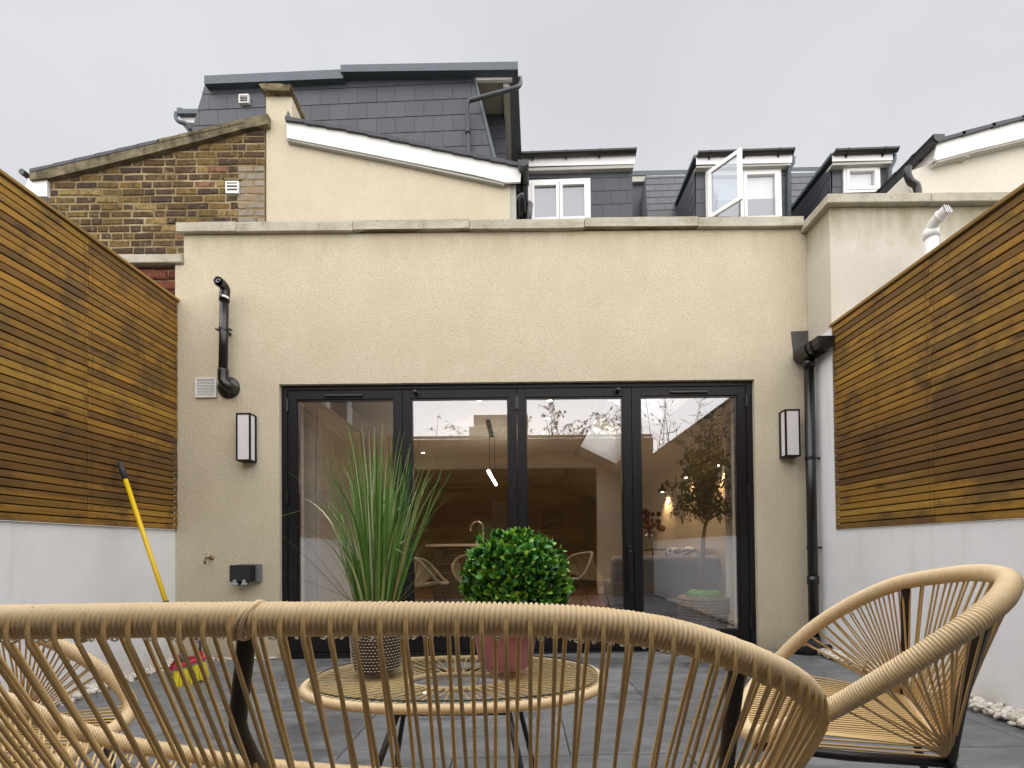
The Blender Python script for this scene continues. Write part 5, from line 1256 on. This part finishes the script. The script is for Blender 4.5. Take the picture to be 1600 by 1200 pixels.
# downlights
DL = {(749, 625): 'top right of the second door pane', (859, 625): 'top of the third door pane, highest of three', (855, 653): 'the third door pane, middle of three', (849, 675): 'the third door pane, lowest of three', (661, 707): 'the left of the second door pane', (775, 721): 'the second door pane, beside the hanging linear lamp', (700, 640): 'the upper middle of the second door pane'}
for px, py in list(DL)[:6]:
    p = atz(px, py, 2.497)
    if p.y > 11: continue
    t = thing('downlight', 'small lit ceiling downlight seen in ' + DL[(px, py)], 'downlight', p, 'recessed ceiling downlights in the kitchen')
    bm = NB(); lathe(bm, p, [(.045, 0), (.045, -.006), (.03, -.007)], 20); obj('bezel', bm, M['upvc'], t); bm = NB(); lathe(bm, p + Vector((0, 0, -.0072)), [(.028, 0), (.028, -.002)], 16); obj('lamp', bm, M['lit'], t)
    ld = bpy.data.lights.new('downlight_beam', 'SPOT'); ld.energy = 22; ld.color = (1, .78, .52); ld.spot_size = R(110); ld.spot_blend = .8; ld.shadow_soft_size = .04
    lo_ = bpy.data.objects.new('downlight_beam', ld); COL.objects.link(lo_); lo_.location = p + Vector((0, 0, -.03)); lo_.parent = t; lo_.matrix_parent_inverse = Matrix.Translation(-t.location)
# wall lights on right wall
for px, py, lab in ((1035, 765, 'black cone wall light deep in the room, left of the olive tree'), (1072, 742, 'black wall light half hidden behind the olive leaves'), (1122, 722, 'black wall light behind the right side of the olive crown')):
    Y = 2.06 * F / (px - 815); p = at(px, py, Y)
    t = thing('wall_light', lab, 'wall light', p, 'black wall lights on the inner right wall')
    bm = NB(); lathe(bm, p + Vector((0, 0, -.03)), [(.075, 0), (.05, .045), (.022, .07), (.018, .11)], 16); obj('shade', bm, M['blackmetal'], t, True)
    bm = NB(); tube(bm, [p + Vector((0, 0, .06)), p + Vector((0, 0, .10)), Vector((2.14, Y, p.z + .1))], .007, 8); lathe(bm, (2.149, Y, p.z + .1), [(.05, -.02), (.05, 0)], 16, 'X'); obj('bracket', bm, M['blackmetal'], t)
    bm = NB(); ball(bm, p + Vector((0, 0, -.025)), .022, 2); obj('bulb', bm, M['lit'], t)
    ld = bpy.data.lights.new('wall_light_beam', 'SPOT'); ld.energy = 8; ld.color = (1, .62, .28); ld.spot_size = R(120); ld.spot_blend = .6; ld.shadow_soft_size = .02
    lo_ = bpy.data.objects.new('wall_light_beam', ld); COL.objects.link(lo_); lo_.location = p + Vector((0, 0, -.05)); lo_.parent = t; lo_.matrix_parent_inverse = Matrix.Translation(-t.location)
# grey sofa with cushions
t = thing('grey_sofa', 'dark grey sofa with a rounded back behind the rightmost glass door', 'sofa', (1.5, 5.2, 0))
ys = 4.95
bm = box((.95, ys, .1), (2.1, ys + .2, .735)); bev(bm, .06, 4); obj('backrest', bm, M['sofa'], t, True)
bm = box((1.0, ys + .2, .12), (2.05, ys + .9, .45)); bev(bm, .04, 3); obj('seat', bm, M['sofa'], t, True)
bm = box((1.95, ys + .15, .12), (2.12, ys + .95, .60)); bev(bm, .04, 3); obj('armrest', bm, M['sofa'], t, True)
for x in (1.05, 2.0):
    obj('leg', box((x, ys + .05, .016), (x + .04, ys + .09, .11)), M['darkwood'], t)
def cushion(px, py, w_, h_, mt, lab):
    p = at(px, py, ys + .22); bm = NB(); ball(bm, (0, 0, 0), 1, 3)
    for v in bm.verts:
        x, y, z = v.co; sx = math.copysign(abs(x) ** .6, x); sz = math.copysign(abs(z) ** .6, z); v.co = p + Vector((sx * w_, y * .06, sz * h_))
    th1('cushion', bm, M[mt], lab, 'cushion', True)
cushion(1052, 868, .09, .09, 'cushion', 'blue and white patterned cushion on the grey sofa, left one')
cushion(1076, 867, .10, .09, 'cushion', 'blue and white patterned cushion on the grey sofa, right one')
cushion(1102, 866, .13, .085, 'tanfab', 'plain tan cushion at the right end of the grey sofa')
# olive tree in basket
pc = Vector((1.63, 4.28, .016))
t = thing('olive_tree', 'indoor olive tree with a slim trunk in a wicker basket behind the right door', 'tree', pc)
bm = NB(); lathe(bm, pc, [(.15, 0), (.17, .02), (.2, .16), (.215, .30), (.205, .36), (.19, .37), (.18, .33)], 32); bk = obj('basket', bm, M['wicker'], t, True)
bm = NB()
for i in range(13):
    z = .02 + i * .027; r_ = .175 + .04 * min(z / .25, 1) ; tube(bm, [pc + Vector((math.cos(a) * (r_ + .004 * math.sin(a * 11 + i * 3.14)), math.sin(a) * (r_ + .004 * math.sin(a * 11 + i * 3.14)), z)) for a in [k * math.pi / 22 for k in range(45)]], .010, 5)
obj('wicker_coil', bm, M['wicker'], bk, True)
bm = NB()
for k in range(9): a = U(0, 6.28); ball(bm, pc + Vector((math.cos(a) * U(.02, .13), math.sin(a) * U(.02, .13), .37)), U(.05, .08), 2, (1, 1, .7))
for v in bm.verts: v.co += Vector((U(-.006, .006), U(-.006, .006), U(-.006, .006)))
obj('moss', bm, M['moss'], t)
tr = [pc + Vector((0, 0, .34)), at(1093, 905, 4.28), at(1098, 870, 4.28), at(1099, 840, 4.3), at(1103, 815, 4.3)]
bm = NB(); tube(bm, spline(tr, 6), [.026 - .012 * i / 24 for i in range(25)], 10); obj('trunk', bm, M['bark'], t, True)
brn = NB(); lv = NB(); top0 = tr[-1]
targets = [(1118, 760), (1135, 720), (1110, 690), (1095, 650), (1115, 635), (1075, 720), (1060, 755), (1050, 770), (1085, 675), (1140, 760), (1148, 800), (1078, 790), (1060, 795), (1130, 670), (1105, 725), (1125, 790), (1090, 745), (1070, 690)]
for px, py in targets:
    e = at(px, py, 4.28 + U(-.18, .18)); s = top0 + Vector((U(-.01, .01), 0, U(-.05, .15))); mid = s.lerp(e, .5) + Vector((U(-.04, .04), U(-.04, .04), .04)); sp = spline([s, mid, e], 8)
    tube(brn, sp, [.009 - .0075 * i / (len(sp) - 1) for i in range(len(sp))], 6)
    for _ in range(24):
        p = sp[random.randint(5, len(sp) - 1)] + Vector((U(-.03, .03), U(-.03, .03), U(-.03, .03))); d = Vector((U(-1, 1), U(-1, 1), U(-.6, .8))).normalized(); tw = [p, p + d * .05, p + d * .10 - Vector((0, 0, .012))]
        tube(brn, tw, .0015, 4)
        for j in range(6): q = tw[0].lerp(tw[2], j / 5); dd = (d + Vector((U(-1, 1), U(-1, 1), U(-1, .6)))).normalized(); leaf(lv, q, dd, Vector((U(-.3, .3), U(-.3, .3), 1)), U(.05, .075), .0075, .2)
obj('branches', brn, M['bark'], t, True); obj('leaves', lv, M['olive'], t, True, kind='stuff', recalc=False)
# console with vase
t = thing('side_table', 'thin black side table left of the grey sofa', 'table', (1.75, 6.6, 0))
obj('table_top', box((1.45, 6.4, .78), (2.05, 6.8, .80)), M['blackmetal'], t)
for x in (1.5, 1.8):
    for s_ in (-.06, .06): bm = NB(); tube(bm, [(x, 6.5, .78), (x + s_, 6.5, .016)], .007, 6); obj('leg', bm, M['blackmetal'], t)
p = Vector((1.78, 6.55, .801))
t = thing('flower_vase', 'ribbed glass vase of dark round leaves on the side table', 'vase', p)
bm = NB(); lathe(bm, p, [(.07, 0), (.09, .03), (.09, .2), (.07, .24)], 20); obj('vase', bm, M['clearvase'], t, True)
bm = NB()
for k in range(26):
    e = p + Vector((U(-.17, .17), U(-.1, .1), U(.26, .52))); tube(bm, [p + Vector((0, 0, .15)), e], .003, 4); ball(bm, e, U(.03, .05), 1, (1, .5, 1))
obj('leaves', bm, M['deadflower'], t, True)
# dining set beyond the opening
t = thing('dining_table', 'dark dining table in the far room seen through the third door', 'table', (.5, 10, 0))
obj('table_top', box((-.2, 9.4, .74), (.95, 10.6, .78)), M['darkwood'], t)
for x in (-.1, .85):
    for y in (9.5, 10.5): obj('leg', box((x, y, .016), (x + .05, y + .05, .74)), M['darkwood'], t)
p = Vector(((860 - 815) / F * 9.9, 9.9, .781))
t = thing('dried_flower_vase', 'dark vase of dried flowers on the far dining table', 'vase', p)
bm = NB(); lathe(bm, p, [(.08, 0), (.14, .1), (.15, .22), (.09, .34), (.1, .36)], 20); obj('vase', bm, M['darkwood'], t, True)
bm = NB()
for k in range(60): e = p + Vector((U(-.3, .3), U(-.15, .15), U(.38, .60))); tube(bm, [p + Vector((0, 0, .3)), e], .004, 4); ball(bm, e, U(.015, .035), 1)
obj('flowers', bm, M['deadflower'], t)
t = thing('slatted_screen', 'row of thin dark vertical rods hanging in the far dining room', 'screen', (.6, 11.5, 0))
for k in range(8):
    bm = NB(); x = (850 + k * 4.5 - 815) / F * 11.3; tube(bm, [(x, 11.3, .8), (x, 11.3, 1.75)], .010, 5); obj('rod', bm, M['darkwood'], t)

# ================================================================== BEHIND THE VIEWER (mirrored in the glass)
t = thing('neighbour_house', 'grey rendered house behind the garden, mirrored at the top left of the doors', 'building', (-6, -7.5, 0))
obj('wall', box((-9.5, -9, 0), (-3.9, -7, 6.3)), M['housebrick'], t); obj('window', box((-5.9, -6.99, 4.6), (-5.1, -6.95, 5.6)), M['upvc'], t); obj('pane', box((-5.75, -6.94, 4.75), (-5.25, -6.93, 5.45)), M['slate_dark'], t)
obj('roof', prism(NB(), [(-9.7, -6.8, 6.31), (-3.7, -6.8, 6.31), (-3.7, -8, 6.5), (-9.7, -8, 6.5)], (0, 0, .12)), M['slate_dark'], t)
t = thing('pale_house', 'pale house with a dark flat roof behind the garden, mirrored in the second door', 'building', (-1, -11, 0))
obj('wall', box((-2.0, -13, 0), (.2, -11, 5.6)), M['stucco_pale'], t); obj('roof', box((-1.8, -13, 5.601), (.3, -10.8, 6.0)), M['housebrick'], t)
def shrub(x, y, h, wdt, n, label, leafy):
    t_ = thing('garden_shrub', label, 'shrub', (x, y, 0)); st = NB(); lf_ = NB()
    for k in range(n):
        x0 = x + U(-.2, .2) * wdt; e = Vector((x + U(-1, 1) * wdt, y + U(-.5, .5), h * U(.68, 1))); sp = spline([Vector((x0, y, 0)), Vector((x0, y, 0)).lerp(e, .6) + Vector((U(-.15, .15), 0, .2)), e], 6); tube(st, sp, [.014 - .011 * i / (len(sp) - 1) for i in range(len(sp))], 4)
        for j in range(9):
            q = sp[random.randint(7, len(sp) - 1)]; d = Vector((U(-1, 1), U(-1, 1), U(-.1, 1))).normalized(); e2 = q + d * U(.15, .4); tube(st, [q, q.lerp(e2, .5) + Vector((U(-.03, .03), 0, U(-.03, .03))), e2], .0035, 3)
            for m_ in range(leafy): qq = q.lerp(e2, U(.3, 1)); leaf(lf_, qq, Vector((U(-1, 1), U(-1, 1), U(-1, .5))), Vector((.1, .1, 1)), U(.06, .11), U(.012, .022))
    obj('stems', st, M['twig'], t_); obj('leaves', lf_, M['shrubleaf'], t_, kind='stuff', recalc=False)
shrub(-1.6, -2.6, 3.55, .7, 7, 'sparse tall shrub behind the rear fence, mirrored in the second door', 6)
shrub(-.1, -2.9, 3.5, .45, 8, 'leafy shrub beside the pale house, mirrored near the door centre', 9)
shrub(1.1, -2.6, 3.9, 1.0, 26, 'dense twiggy shrub behind the rear fence, mirrored in the third door', 7)
shrub(2.9, -2.4, 4.1, 1.0, 18, 'bare stemmed shrub behind the rear fence, mirrored in the rightmost door', 1)
for o in bpy.data.objects:
    if o.type == 'MESH' and len(o.data.materials) == 0: print('nomat', o.name)
print('objects', len(bpy.data.objects))
